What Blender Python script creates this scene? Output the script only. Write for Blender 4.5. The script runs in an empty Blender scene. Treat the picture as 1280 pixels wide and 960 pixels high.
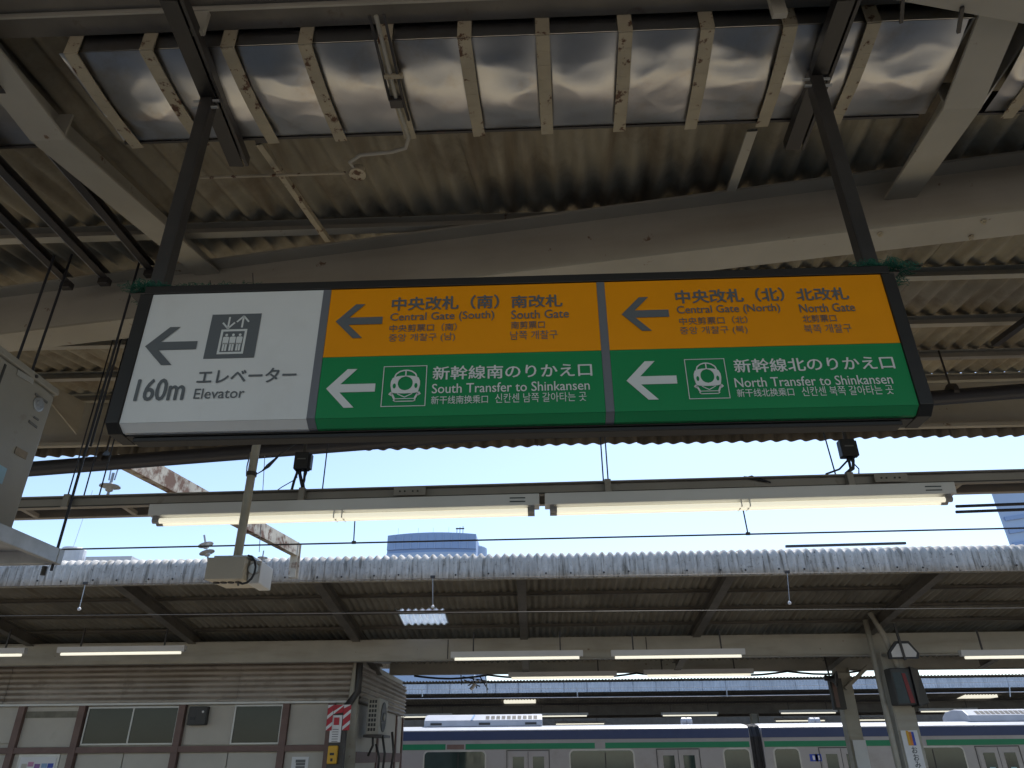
import bpy, math, random
from mathutils import Vector, Matrix, noise
random.seed(7)
S = bpy.context.scene
COL = S.collection
rad = math.radians

# ---------------------------------------------------------------- camera, sky, sun, exposure
FPX = 900.0
TILT, YAW, ROLL = rad(27.5), rad(1.9), rad(0.5)
F_ = Vector((-math.sin(YAW)*math.cos(TILT), math.cos(YAW)*math.cos(TILT), math.sin(TILT)))
R0 = Vector((math.cos(YAW), math.sin(YAW), 0))
U0 = R0.cross(F_)
R_ = math.cos(ROLL)*R0 - math.sin(ROLL)*U0
U_ = math.sin(ROLL)*R0 + math.cos(ROLL)*U0
EYE = Vector((0, 0, 1.6))
cam = bpy.data.cameras.new('camera')
cam.sensor_width = 36
cam.lens = FPX/1280*36
cam.clip_start = 0.05
cam.clip_end = 3000
co = bpy.data.objects.new('camera', cam)
COL.objects.link(co)
co.matrix_world = Matrix(((R_.x, U_.x, -F_.x, EYE.x), (R_.y, U_.y, -F_.y, EYE.y), (R_.z, U_.z, -F_.z, EYE.z), (0, 0, 0, 1)))
S.camera = co

SUN_EL, SUN_AZ = 58.0, 22.0       # azimuth from +Y towards +X
w = bpy.data.worlds.new('World')
S.world = w
w.use_nodes = True
nt = w.node_tree
sky = nt.nodes.new('ShaderNodeTexSky')
sky.sky_type = 'NISHITA'
sky.sun_disc = False
sky.sun_elevation = rad(SUN_EL)
sky.sun_rotation = rad(SUN_AZ)
sky.air_density = 1.0
sky.dust_density = 0.7
sky.ozone_density = 1.0
nt.links.new(sky.outputs[0], nt.nodes['Background'].inputs[0])
nt.nodes['Background'].inputs[1].default_value = 0.15
sl = bpy.data.lights.new('sun', 'SUN')
sl.energy = 4.0
sl.angle = rad(0.55)
sl.color = (1.0, 0.95, 0.87)
so = bpy.data.objects.new('sun', sl)
COL.objects.link(so)
sd = Vector((math.sin(rad(SUN_AZ))*math.cos(rad(SUN_EL)), math.cos(rad(SUN_AZ))*math.cos(rad(SUN_EL)), math.sin(rad(SUN_EL))))
so.rotation_euler = sd.to_track_quat('Z', 'Y').to_euler()
so.location = (0, 0, 60)
S.view_settings.view_transform = 'Standard'
S.view_settings.look = 'None'
S.view_settings.exposure = 0.64
S.view_settings.gamma = 1
S.cycles.max_bounces = 10
S.cycles.diffuse_bounces = 6
S.cycles.glossy_bounces = 4
S.cycles.sample_clamp_indirect = 6

# ---------------------------------------------------------------- helpers
def at(px, py, X=None, Y=None, Z=None):
    """point of the place seen at a position in the photograph, on the given plane"""
    d = F_ + R_*((px-640)/FPX) - U_*((py-480)/FPX)
    if Y is not None: t = (Y-EYE.y)/d.y
    elif X is not None: t = (X-EYE.x)/d.x
    else: t = (Z-EYE.z)/d.z
    return EYE + d*t

class MB:
    def __init__(s): s.v = []; s.f = []; s.smooth = False
    def add(s, vs, fs):
        n = len(s.v); s.v += [tuple(v) for v in vs]; s.f += [tuple(i+n for i in f) for f in fs]; return s
    def hexa(s, p):      # 8 points: bottom ring 0-3, top ring 4-7
        return s.add(p, [(0, 3, 2, 1), (4, 5, 6, 7), (0, 1, 5, 4), (1, 2, 6, 5), (2, 3, 7, 6), (3, 0, 4, 7)])
    def box(s, x0, x1, y0, y1, z0, z1):
        return s.hexa([(x0, y0, z0), (x1, y0, z0), (x1, y1, z0), (x0, y1, z0), (x0, y0, z1), (x1, y0, z1), (x1, y1, z1), (x0, y1, z1)])
    def bar(s, p0, p1, w, h, up=(0, 0, 1), ou=0, ov=0):   # rectangular bar, w across, h along up
        p0, p1 = Vector(p0), Vector(p1)
        d = (p1-p0).normalized(); u = Vector(up); r = d.cross(u).normalized(); u = r.cross(d)
        q = []
        for p in (p0, p1):
            for a, b in ((-1, -1), (1, -1), (1, 1), (-1, 1)):
                q.append(p + r*(a*w/2+ou) + u*(b*h/2+ov))
        return s.hexa(q)
    def ibeam(s, p0, p1, h, bf, tw=.008, tf=.012, up=(0, 0, 1)):   # centred on its axis
        s.bar(p0, p1, bf, tf, up, 0, h/2-tf/2); s.bar(p0, p1, bf, tf, up, 0, -h/2+tf/2)
        return s.bar(p0, p1, tw, h-2*tf, up)
    def channel(s, p0, p1, w, h, t=.006, up=(0, 0, 1), open_=1):  # C section, back on one side
        s.bar(p0, p1, t, h, up, -open_*(w/2-t/2), 0)
        s.bar(p0, p1, w-t, t, up, open_*t/2, h/2-t/2); s.bar(p0, p1, w-t, t, up, open_*t/2, -h/2+t/2)
        return s
    def tube(s, pts, r, n=8, cap=True):
        pts = [Vector(p) for p in pts]; rings = []
        prev = None
        for i, p in enumerate(pts):
            d = (pts[min(i+1, len(pts)-1)] - pts[max(i-1, 0)]).normalized()
            if prev is None:
                a = d.orthogonal().normalized()
            else:
                a = (prev - d*prev.dot(d)).normalized()
            prev = a; b = d.cross(a)
            rr = r[i] if isinstance(r, (list, tuple)) else r
            rings.append([p + (a*math.cos(2*math.pi*k/n) + b*math.sin(2*math.pi*k/n))*rr for k in range(n)])
        base = len(s.v)
        for g in rings: s.v += [tuple(q) for q in g]
        for i in range(len(pts)-1):
            for k in range(n):
                k2 = (k+1) % n
                s.f.append((base+i*n+k, base+i*n+k2, base+(i+1)*n+k2, base+(i+1)*n+k))
        if cap:
            s.f.append(tuple(base+k for k in range(n))[::-1]); s.f.append(tuple(base+(len(pts)-1)*n+k for k in range(n)))
        return s
    def lathe(s, c, axis, prof, n=16):    # prof: (radius, distance along axis)
        c = Vector(c); axis = Vector(axis).normalized()
        return s.tube_prof(c, axis, prof, n)
    def tube_prof(s, c, ax, prof, n):
        a = ax.orthogonal().normalized(); b = ax.cross(a); base = len(s.v)
        for r, h in prof:
            for k in range(n):
                t = 2*math.pi*k/n
                s.v.append(tuple(c + ax*h + (a*math.cos(t)+b*math.sin(t))*max(r, 1e-4)))
        for i in range(len(prof)-1):
            for k in range(n):
                k2 = (k+1) % n
                s.f.append((base+i*n+k, base+i*n+k2, base+(i+1)*n+k2, base+(i+1)*n+k))
        s.f.append(tuple(base+k for k in range(n))[::-1]); s.f.append(tuple(base+(len(prof)-1)*n+k for k in range(n)))
        return s
    def prism(s, poly, fn, d0, d1):   # 2-D outline (ccw), fn(u,v,d)->point
        n = len(poly); base = len(s.v)
        for d in (d0, d1):
            s.v += [tuple(fn(u, v, d)) for u, v in poly]
        s.f.append(tuple(base+k for k in range(n))[::-1]); s.f.append(tuple(base+n+k for k in range(n)))
        for k in range(n):
            k2 = (k+1) % n
            s.f.append((base+k, base+k2, base+n+k2, base+n+k))
        return s
    def mesh(s, name, m, smooth=None):
        me = bpy.data.meshes.new(name); me.from_pydata(s.v, [], s.f); me.materials.append(m)
        if smooth is None: smooth = s.smooth
        if smooth:
            for p in me.polygons: p.use_smooth = True
        return me
    def build(s, name, m, parent=None, smooth=None, bevel=0, auto=None):
        return link(name, s.mesh(name, m, smooth), parent, bevel, auto)

def fixn(o):
    import bmesh
    b = bmesh.new(); b.from_mesh(o.data); bmesh.ops.recalc_face_normals(b, faces=b.faces); b.to_mesh(o.data); b.free()

def link(name, me, parent=None, bevel=0, auto=None, fix=True):
    o = bpy.data.objects.new(name, me); COL.objects.link(o)
    if parent is not None:
        o.parent = parent; o.matrix_parent_inverse = Matrix.Translation(parent.location).inverted() if parent.type == 'EMPTY' else Matrix.Identity(4)
    if fix: fixn(o)
    if auto:
        me.set_sharp_from_angle(angle=rad(auto))
    if bevel:
        md = o.modifiers.new('bevel', 'BEVEL'); md.width = bevel; md.segments = 2; md.limit_method = 'ANGLE'; md.angle_limit = rad(50)
    return o

def sub(o, parent):
    o.parent = parent; o.matrix_parent_inverse = Matrix.Identity(4)

def tag(o, label, cat, group=None):
    o['label'] = label; o['category'] = cat
    if group: o['group'] = group
    return o

def thing(name, loc, label, cat, group=None):
    o = bpy.data.objects.new(name, None); COL.objects.link(o); o.location = loc; o.empty_display_size = .1
    return tag(o, label, cat, group)

def struct(o): o['kind'] = 'structure'; return o
def stuff(o): o['kind'] = 'stuff'; return o

# ---------------------------------------------------------------- materials
def mat(name, col, rough=.6, metal=0, var=.12, vscale=3.0, col2=None, c2scale=2.0, c2lo=.55, c2hi=.75, bump=0, bscale=40,
        emit=None, estr=0, rnd=0, streak=None, spec=.5, stretch=(1, 1, 1), rough2=None, coat=0, zstripe=None):
    m = bpy.data.materials.new(name); m.use_nodes = True
    t = m.node_tree; N = t.nodes; L = t.links; b = N['Principled BSDF']
    b.inputs['Roughness'].default_value = rough; b.inputs['Metallic'].default_value = metal
    b.inputs['Specular IOR Level'].default_value = spec
    if coat: b.inputs['Coat Weight'].default_value = coat; b.inputs['Coat Roughness'].default_value = .08
    tc = N.new('ShaderNodeTexCoord'); mp = N.new('ShaderNodeMapping'); mp.inputs['Scale'].default_value = stretch
    geo = N.new('ShaderNodeNewGeometry'); L.new(geo.outputs['Position'], mp.inputs['Vector'])
    src = mp.outputs[0]
    rgb = N.new('ShaderNodeRGB'); rgb.outputs[0].default_value = (*col, 1); out = rgb.outputs[0]
    def ns(scale, det=5, r=.6):
        n = N.new('ShaderNodeTexNoise'); n.inputs['Scale'].default_value = scale; n.inputs['Detail'].default_value = det
        n.inputs['Roughness'].default_value = r; L.new(src, n.inputs['Vector']); return n
    def mix(a, bcol, fac, mode='MIX'):
        x = N.new('ShaderNodeMix'); x.data_type = 'RGBA'; x.blend_type = mode
        L.new(a, x.inputs[6])
        if isinstance(bcol, tuple): x.inputs[7].default_value = (*bcol, 1)
        else: L.new(bcol, x.inputs[7])
        if isinstance(fac, (int, float)): x.inputs[0].default_value = fac
        else: L.new(fac, x.inputs[0])
        return x.outputs[2]
    def ramp(sock, lo, hi):
        r = N.new('ShaderNodeMapRange'); r.inputs[1].default_value = lo; r.inputs[2].default_value = hi; L.new(sock, r.inputs[0]); return r.outputs[0]
    if var:
        n = ns(vscale)
        r = N.new('ShaderNodeMapRange'); r.inputs[1].default_value = .3; r.inputs[2].default_value = .7
        r.inputs[3].default_value = 1-var; r.inputs[4].default_value = 1+var; L.new(n.outputs[0], r.inputs[0])
        h = N.new('ShaderNodeVectorMath'); h.operation = 'SCALE'; L.new(out, h.inputs[0]); L.new(r.outputs[0], h.inputs['Scale']); out = h.outputs[0]
    if streak:
        n2 = N.new('ShaderNodeTexNoise'); n2.inputs['Scale'].default_value = 1; n2.inputs['Detail'].default_value = 4
        m2 = N.new('ShaderNodeMapping'); m2.inputs['Scale'].default_value = streak[1]; L.new(geo.outputs['Position'], m2.inputs['Vector']); L.new(m2.outputs[0], n2.inputs['Vector'])
        out = mix(out, streak[0], ramp(n2.outputs[0], streak[2], streak[3]))
    if col2:
        n = ns(c2scale, 8, .65); f = ramp(n.outputs[0], c2lo, c2hi); out = mix(out, col2, f)
    if zstripe:     # shading painted into the grooves of horizontal corrugation, along with grime
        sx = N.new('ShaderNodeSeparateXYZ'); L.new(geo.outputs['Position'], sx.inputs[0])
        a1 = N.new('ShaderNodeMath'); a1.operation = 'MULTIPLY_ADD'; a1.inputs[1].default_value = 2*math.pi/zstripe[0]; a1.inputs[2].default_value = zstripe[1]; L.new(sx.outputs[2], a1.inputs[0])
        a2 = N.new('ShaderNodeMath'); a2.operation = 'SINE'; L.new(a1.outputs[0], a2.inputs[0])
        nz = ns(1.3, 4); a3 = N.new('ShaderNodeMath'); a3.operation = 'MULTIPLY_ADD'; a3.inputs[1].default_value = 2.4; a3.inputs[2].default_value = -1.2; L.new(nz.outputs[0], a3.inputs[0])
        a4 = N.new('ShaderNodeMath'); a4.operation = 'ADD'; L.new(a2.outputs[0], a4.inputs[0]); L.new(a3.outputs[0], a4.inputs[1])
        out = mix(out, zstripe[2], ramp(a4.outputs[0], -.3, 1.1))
    if rnd:
        oi = N.new('ShaderNodeObjectInfo'); r = N.new('ShaderNodeMapRange'); r.inputs[3].default_value = 1-rnd; r.inputs[4].default_value = 1+rnd
        L.new(oi.outputs['Random'], r.inputs[0])
        h = N.new('ShaderNodeVectorMath'); h.operation = 'SCALE'; L.new(out, h.inputs[0]); L.new(r.outputs[0], h.inputs['Scale']); out = h.outputs[0]
    L.new(out, b.inputs['Base Color'])
    if rough2 is not None:
        n = ns(vscale*2); r = N.new('ShaderNodeMapRange'); r.inputs[1].default_value = .35; r.inputs[2].default_value = .65
        r.inputs[3].default_value = rough; r.inputs[4].default_value = rough2; L.new(n.outputs[0], r.inputs[0]); L.new(r.outputs[0], b.inputs['Roughness'])
    if bump:
        n = ns(bscale, 6); bp = N.new('ShaderNodeBump'); bp.inputs['Strength'].default_value = 1; bp.inputs['Distance'].default_value = bump
        L.new(n.outputs[0], bp.inputs['Height']); L.new(bp.outputs[0], b.inputs['Normal'])
    if emit:
        b.inputs['Emission Color'].default_value = (*emit, 1); b.inputs['Emission Strength'].default_value = estr
    return m

RUST = (.10, .045, .022)
M = {}
M['cream'] = mat('cream_paint', (.40, .38, .32), .55, var=.1, vscale=2, col2=(.16, .10, .06), c2scale=11, c2lo=.66, c2hi=.71, bump=.0006, bscale=30,
                 streak=((.30, .27, .21), (.8, .8, 5), .5, .8))
M['cream_rust'] = mat('rusting_cream_paint', (.40, .35, .25), .6, var=.14, vscale=6, col2=RUST, c2scale=18, c2lo=.57, c2hi=.62, bump=.0015, bscale=30)
M['slate'] = mat('corrugated_slate', (.31, .28, .215), .9, var=.2, vscale=2.2, col2=(.15, .115, .08), c2scale=3.5, c2lo=.5, c2hi=.8, bump=.0015, bscale=60, rnd=.14,
                 streak=((.17, .13, .085), (9, .7, 1), .5, .78), spec=.2)
M['slate_opp'] = mat('pale_corrugated_slate', (.31, .285, .225), .9, var=.15, vscale=2.2, rnd=.14, streak=((.24, .20, .14), (9, .7, 1), .52, .8), spec=.2)
M['slate_out'] = mat('weathered_slate', (.52, .51, .49), .9, var=.12, vscale=8, col2=(.10, .095, .085), c2scale=22, c2lo=.58, c2hi=.72, bump=.003, bscale=45, rnd=.10,
                     streak=((.20, .19, .17), (26, 3, 3), .5, .7), spec=.2)
M['slate_dark'] = mat('dark_old_slate', (.20, .18, .145), .9, var=.2, vscale=2, col2=(.08, .065, .05), c2scale=3, c2lo=.5, c2hi=.8, rnd=.15, spec=.2)
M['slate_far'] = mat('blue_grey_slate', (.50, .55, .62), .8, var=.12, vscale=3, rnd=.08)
M['old_steel'] = mat('old_grey_brown_steel', (.15, .135, .11), .6, var=.2, vscale=4, col2=(.08, .05, .03), c2scale=8, c2lo=.6, c2hi=.75)
M['black_steel'] = mat('black_steel', (.018, .016, .015), .4, var=.3, vscale=8)
M['dark_steel'] = mat('dark_brown_steel', (.040, .036, .034), .45, var=.25, vscale=6, col2=(.09, .05, .035), c2scale=18, c2lo=.64, c2hi=.72)
M['sign_frame'] = mat('dark_bronze_frame', (.028, .025, .022), .45, metal=.3, var=.1, vscale=3)
M['black'] = mat('black_plastic', (.014, .014, .017), .45, var=.1)
M['cable'] = mat('dark_cable', (.022, .024, .032), .5, var=.15)
M['stainless'] = mat('dented_stainless', (.46, .46, .465), .33, metal=1, var=.12, vscale=3, col2=(.36, .29, .22), c2scale=5, c2lo=.54, c2hi=.8)
M['galv'] = mat('galvanised_metal', (.42, .43, .44), .4, metal=.7, var=.15, vscale=12)
M['white_enamel'] = mat('white_enamel', (.62, .62, .61), .35, var=.06, vscale=2, col2=(.33, .30, .25), c2scale=3, c2lo=.68, c2hi=.8)
M['socket'] = mat('lamp_socket', (.25, .24, .24), .5, var=.2, vscale=20)
M['tube'] = mat('lit_fluorescent_tube', (.8, .8, .7), .4, var=0, emit=(1.0, .94, .74), estr=.45)
M['tube_far'] = mat('lit_tube_and_skylight_glow', (.8, .8, .7), .4, var=0, emit=(1.0, .95, .78), estr=.55)
M['raceway'] = mat('grey_raceway', (.30, .28, .25), .5, var=.12, vscale=3, col2=(.17, .13, .10), c2scale=6, c2lo=.62, c2hi=.75)
M['s_white'] = mat('sign_white', (.76, .76, .735), .22, var=.03, vscale=4, coat=.3, col2=(.62, .60, .55), c2scale=2.5, c2lo=.55, c2hi=.95)
M['s_orange'] = mat('sign_orange', (.90, .325, .003), .25, var=.04, vscale=4, coat=.2)
M['s_green'] = mat('sign_green', (.016, .26, .085), .22, var=.03, coat=.3)
M['s_grey'] = mat('sign_grey_print', (.125, .135, .14), .4, var=0)
M['s_div'] = mat('sign_divider_grey', (.16, .165, .18), .35, var=.03)
M['s_wprint'] = mat('sign_white_print', (.72, .73, .70), .35, var=0)
M['net'] = mat('green_netting', (.01, .12, .075), .6, var=.3, vscale=30)
M['ac'] = mat('aged_outdoor_unit_paint', (.33, .32, .285), .5, var=.08, vscale=3, col2=(.19, .16, .12), c2scale=8, c2lo=.6, c2hi=.78, bump=.0006, bscale=60)
M['ac_far'] = mat('beige_unit_paint', (.42, .40, .34), .55, var=.1, vscale=5)
M['grille'] = mat('dark_grille', (.05, .05, .048), .6, var=.1)
M['print'] = mat('grey_print', (.14, .14, .14), .5, var=0)
M['sticker'] = mat('pale_blue_sticker', (.30, .50, .62), .4, var=.1, vscale=20)
M['ocher'] = mat('brown_caution_label', (.25, .19, .11), .5, var=.2, vscale=50)
M['porcelain'] = mat('grey_porcelain', (.42, .44, .45), .15, var=.1, vscale=20, coat=.5)
M['rusty'] = mat('rusty_painted_steel', (.50, .46, .38), .7, var=.2, vscale=4, col2=(.15, .075, .045), c2scale=5, c2lo=.47, c2hi=.58, bump=.002, bscale=40)
M['beige_box'] = mat('beige_equipment_paint', (.52, .48, .40), .5, var=.05)
M['concrete'] = mat('platform_concrete', (.34, .325, .295), .85, var=.15, vscale=1.2, col2=(.22, .21, .19), c2scale=1.5, c2lo=.5, c2hi=.8, bump=.002)
M['tactile'] = mat('yellow_tactile_paving', (.62, .42, .05), .7, var=.1)
M['ballast'] = mat('brown_ballast', (.22, .18, .14), .95, var=.4, vscale=14, bump=.03, bscale=18)
M['rail'] = mat('rail_steel', (.20, .13, .09), .5, metal=.6, var=.2)
M['train'] = mat('brushed_train_steel', (.34, .33, .335), .42, metal=.35, var=.08, vscale=.8, col2=(.25, .235, .22), c2scale=1.6, c2lo=.5, c2hi=.85)
M['train_white'] = mat('train_roof_white', (.50, .52, .56), .35, var=.08, vscale=2)
M['navy'] = mat('train_navy_roofline', (.030, .050, .125), .4, var=.05)
M['tgreen'] = mat('train_green_stripe', (.004, .19, .085), .4, var=.03)
M['glass'] = mat('dark_window_glass', (.015, .035, .032), .06, var=.3, vscale=1.5, spec=.7)
M['gangway'] = mat('black_gangway_rubber', (.018, .018, .02), .7, var=.2, vscale=10)
M['bglass'] = mat('dark_office_glass', (.018, .022, .018), .12, var=.2, vscale=1, spec=.3)
M['alu'] = mat('aluminium_window_frame', (.48, .48, .46), .4, metal=.4, var=.1)
M['brownframe'] = mat('reddish_brown_frame', (.16, .10, .085), .6, var=.15, vscale=4)
M['panel'] = mat('white_wall_panel', (.47, .44, .38), .6, var=.06, vscale=2, col2=(.34, .31, .24), c2scale=2, c2lo=.62, c2hi=.85)
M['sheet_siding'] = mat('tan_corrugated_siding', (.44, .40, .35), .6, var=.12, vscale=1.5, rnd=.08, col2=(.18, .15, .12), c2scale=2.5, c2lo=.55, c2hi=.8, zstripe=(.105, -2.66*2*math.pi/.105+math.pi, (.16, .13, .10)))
M['tape'] = mat('worn_plaster_strip', (.20, .19, .15), .8, var=.2, vscale=6)
M['dim_red'] = mat('dim_red_print', (.20, .02, .02), .5, var=.1)
M['red'] = mat('red_tape', (.42, .015, .03), .5, var=.05)
M['white'] = mat('plain_white', (.68, .68, .68), .5, var=.03)
M['yellow'] = mat('amber_yellow_box', (.62, .34, .02), .5, var=.05)
M['tower'] = mat('blue_tower_glass', (.24, .36, .60), .7, var=.05, vscale=.05)
M['tower2'] = mat('pale_tower_cladding', (.34, .46, .66), .5, var=.05, vscale=.05)
M['skylight'] = mat('translucent_skylight', (.8, .85, .9), .5, var=.02)
sk = M['skylight'].node_tree.nodes['Principled BSDF']; sk.inputs['Transmission Weight'].default_value = .85; sk.inputs['Roughness'].default_value = .6
for k, c in dict(pink=(.5, .22, .36), violet=(.26, .12, .36), skyb=(.22, .36, .55), blue=(.03, .07, .42), orange=(.65, .22, .04), teal=(.035, .055, .058)).items():
    M[k] = mat('print_'+k, c, .5, var=.25, vscale=9)

# ---------------------------------------------------------------- corrugated sheets
PITCH, NW = .13, 7
def sheet_mesh(name, m, length, k=0.0, rise=0.0, waves=NW, seg=8, amp=.023, th=.006, pitch=PITCH, lap=.04):
    """corrugated sheet, ridges running along +y (sheared by k), rising rise per metre"""
    v = []; f = []; n = waves*seg+3
    for yy in (0, length):
        for s in (0, 1):
            for i in range(n):
                x = i*pitch/seg
                z = amp*math.cos(2*math.pi*x/pitch) + s*th
                v.append((x + k*yy, yy, z + rise*yy))
    A, B, C_, D = 0, n, 2*n, 3*n
    for i in range(n-1):
        f.append((A+i, A+i+1, C_+i+1, C_+i)); f.append((B+i, D+i, D+i+1, B+i+1))
        f.append((A+i, B+i, B+i+1, A+i+1)); f.append((C_+i, C_+i+1, D+i+1, D+i))
    f.append((A, C_, D, B)); f.append((A+n-1, B+n-1, D+n-1, C_+n-1))
    me = bpy.data.meshes.new(name); me.from_pydata(v, [], f); me.materials.append(m)
    for p in me.polygons: p.use_smooth = True
    o = bpy.data.objects.new('x', me); fixn(o); bpy.data.objects.remove(o)
    me.set_sharp_from_angle(angle=rad(50))
    return me

def put(name, me, parent, loc, rot=(0, 0, 0)):
    o = bpy.data.objects.new(name, me); COL.objects.link(o)
    o.parent = parent; o.location = Vector(loc) - parent.location; o.rotation_euler = rot
    return o

# ================================================================ ground
def slab(name, y0, y1, z0, z1, m, x0=-60, x1=60): return struct(MB().box(x0, x1, y0, y1, z0, z1).build(name, m))
slab('ground', -300, 600, -1.9, -1.35, M['ballast'], -600, 600)
slab('platform_floor', -3.1, 5.15, -1.3, 0, M['concrete'])
slab('platform_edge_coping', 5.15, 5.45, -1.3, .004, M['concrete'])
slab('opposite_platform', 12.4, 23.0, -1.3, 0, M['concrete'])
slab('far_platform', 31.4, 42, -1.3, 0, M['concrete'])
tl = MB()
tl.box(-60, 60, 4.45, 4.75, .001, .006)
struct(tl.build('tactile_paving', M['tactile']))
tr = MB()
for yc in (7.2, 10.6, 25.4, 28.7, -7.5, -11):
    for d in (-.533, .533):
        tr.box(-60, 60, yc+d-.035, yc+d+.035, -1.35, -1.2)
struct(tr.build('railway_track', M['rail']))

# ================================================================ our canopy
KX, RISE = .104, .1527
def roof_z(y): return 4.21 + RISE*(max(abs(y), 2.28)-3.04)
can = thing('platform_canopy', (0, 0, 3.7), 'dark underside of the corrugated slate canopy overhead, with cream steel beams and purlins', 'canopy')
rows = [.0, .76, 1.52, 2.28, 3.04, 3.80, 4.56, 5.26, 5.92]
shm = {}
def get_sheet(L, mname, k, r, **kw):
    key = (round(L, 3), mname, k, r)
    if key not in shm: shm[key] = sheet_mesh('corrugated_sheet', M[mname], L, k, r, **kw)
    return shm[key]
for i in range(1, len(rows)-1):
    L = rows[i+1]-rows[i]+.05
    me = get_sheet(L, 'slate', KX, RISE if i > 2 else 0.0)
    for j in range(-7, 7):
        x = j*PITCH*NW + KX*rows[i] + .31
        put('roof_sheet', me, can, (x, rows[i], roof_z(rows[i]) + .022 + .014 + (j % 2)*.0035))
# the rest of the roof, seen only from beside
ext = MB()
def add_wave_sheet(mb, x0, x1, y0, y1, zf, step=PITCH/4, amp=.023):
    base = len(mb.v); n = int((x1-x0)/step)+1
    for y in (y0, y1):
        for s in (0, .006):
            for i in range(n):
                x = x0+i*step
                mb.v.append((x, y, zf(y)+amp*math.cos(2*math.pi*x/PITCH)+s))
    for i in range(n-1):
        mb.f.append((base+i, base+2*n+i, base+2*n+i+1, base+i+1)); mb.f.append((base+n+i, base+n+i+1, base+3*n+i+1, base+3*n+i))
for a, b in ((-30, -6.1), (6.9, 30)):
    add_wave_sheet(ext, a, b, 0, 5.95, lambda y: roof_z(y)+.03)
add_wave_sheet(ext, -30, 30, -3.5, 0.0, lambda y: roof_z(y)+.03)  # unseen rear roof, kept short to let more sky light onto sign and girder
add_wave_sheet(ext, -6.1, 6.9, 0.0, .80, lambda y: roof_z(y)+.035)
stuff(ext.build('roof_sheet_run', M['slate'], can, smooth=True))
for y in [rows[1], rows[2]] + rows[4:-1] + [5.86]:
    z = roof_z(y)-.0
    MB().channel((-12, y, z-.035), (12, y, z-.035), .05, .07, .004).build('purlin', M['cream'], can)
for y in (-1.5, -3, -3.45):
    MB().channel((-12, y, roof_z(y)-.035), (12, y, roof_z(y)-.035), .05, .07, .004).build('purlin', M['cream'], can)
# vertical corrugated eave fascia
fas = sheet_mesh('fascia', M['slate_dark'], .56, 0, 0)
for j in range(-9, 9):
    put('fascia_sheet', fas, can, (j*PITCH*NW, 5.97, 4.075+(.010 if j % 3 == 0 else 0)), (rad(90), 0, 0))
MB().bar((-9, 5.90, 4.40), (9, 5.90, 4.40), .012, .50).build('eave_board', M['cream'], can)
MB().bar((-9, 5.885, 4.15), (9, 5.885, 4.15), .05, .03).build('eave_angle', M['cream'], can)
put('fascia_sheet_run', sheet_mesh('fascia_run', M['slate_dark'], .50, 0, 0, waves=160, seg=4), can, (9*PITCH*NW, 5.97, 4.075), (rad(90), 0, 0))
# skewed longitudinal girder
GA, GB = Vector((-3.04, 3.499, 0)), Vector((2.23, 2.693, 0))
gd = (GB-GA).normalized()
g0, g1 = GA - gd*4.5, GB + gd*5.5
def girder_y(x): return GA.y + (x-GA.x)*gd.y/gd.x
H = .35; zb = 3.772
gg = MB().ibeam(Vector((g0.x, g0.y, zb+H/2)), Vector((g1.x, g1.y, zb+H/2)), H, .18, .01, .014)
gg.build('girder', M['cream'], can)
# tapered rafters that meet the girder
def rafter(xg, parent, mirror=1, thick=.15):
    # follows the rafter direction (KX,1,RISE)
    yg = girder_y(xg)-.006
    def P(y, z, off): return Vector((xg + KX*1.0*(y-yg) + off, y, z))
    def zt(y): return roof_z(max(y, .05))-.07
    ybend = 2.1
    zb_g = zt(yg)-.09; zbend = zb_g - RISE*(yg-ybend) - .015
    pts = [(yg, zb_g), (ybend, zbend), (1.55, zbend+.149*(ybend-1.55)), (.35, zbend+.149*(ybend-1.55)), (.35, zt(.35)), (1.55, zt(1.55)), (ybend, zt(ybend)), (yg, zt(yg))]
    mb = MB()
    mb.prism([(a, b) for a, b in pts], lambda u, v, d: P(u, v, d), -.005, .005)
    fl = pts[:4]
    for (ya, za), (yb, zb_) in zip(fl[:-1], fl[1:]):
        mb.hexa([P(ya, za-.012, -thick/2), P(ya, za-.012, thick/2), P(yb, zb_-.012, thick/2), P(yb, zb_-.012, -thick/2),
                 P(ya, za, -thick/2), P(ya, za, thick/2), P(yb, zb_, thick/2), P(yb, zb_, -thick/2)])
    for y in (ybend,):     # stiffener
        mb.box(xg+KX*(y-yg)-thick/2+.01, xg+KX*(y-yg)+thick/2-.01, y-.005, y+.005, zbend+.001, zt(y))
    mb.build('rafter', M['cream'], parent)
for xg in (-5.55, -1.85, 1.80, 5.7):
    rafter(xg, can)
# longitudinal channels near the trough
MB().channel((-4.5, 1.690, 4.045), (4.5, 1.690, 4.045), .085, .05, .005, open_=-1).build('trough_bearer', M['old_steel'], can)
MB().bar((-4.5, 1.605, 4.060), (4.5, 1.605, 4.060), .075, .05).build('trough_board', M['old_steel'], can)
MB().bar((-4.5, 1.649, 4.030), (4.5, 1.649, 4.030), .008, .03).build('bearer_edge', M['cream'], can)
a = at(1040, -12, Z=3.9); b = at(1300, 36, Z=3.9)
dd = (b-a).normalized()
MB().bar(a + dd*-.3 + Vector((0, -.12, .10)), b + dd*1.6 + Vector((0, -.12, .10)), .22, .2).build('cross_girder', M['cream'], can)
for px, py in ((1125, 12), (1198, 25)):
    p = at(px, py, Z=3.895); MB().bar(p+Vector((-.012, -.05, 0)), p+Vector((.025, .05, 0)), .012, .012).build('bracket', M['dark_steel'], can)
# short hangers that poke down beside the trough
for px, py, h in ((246, 42, .5), (975, 20, .5)):
    p = at(px, py, Y=1.66)
    MB().bar(p, p+Vector((0, 0, h)), .05, .02, (0, 1, 0)).build('hanger_strap', M['cream'], can)
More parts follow.
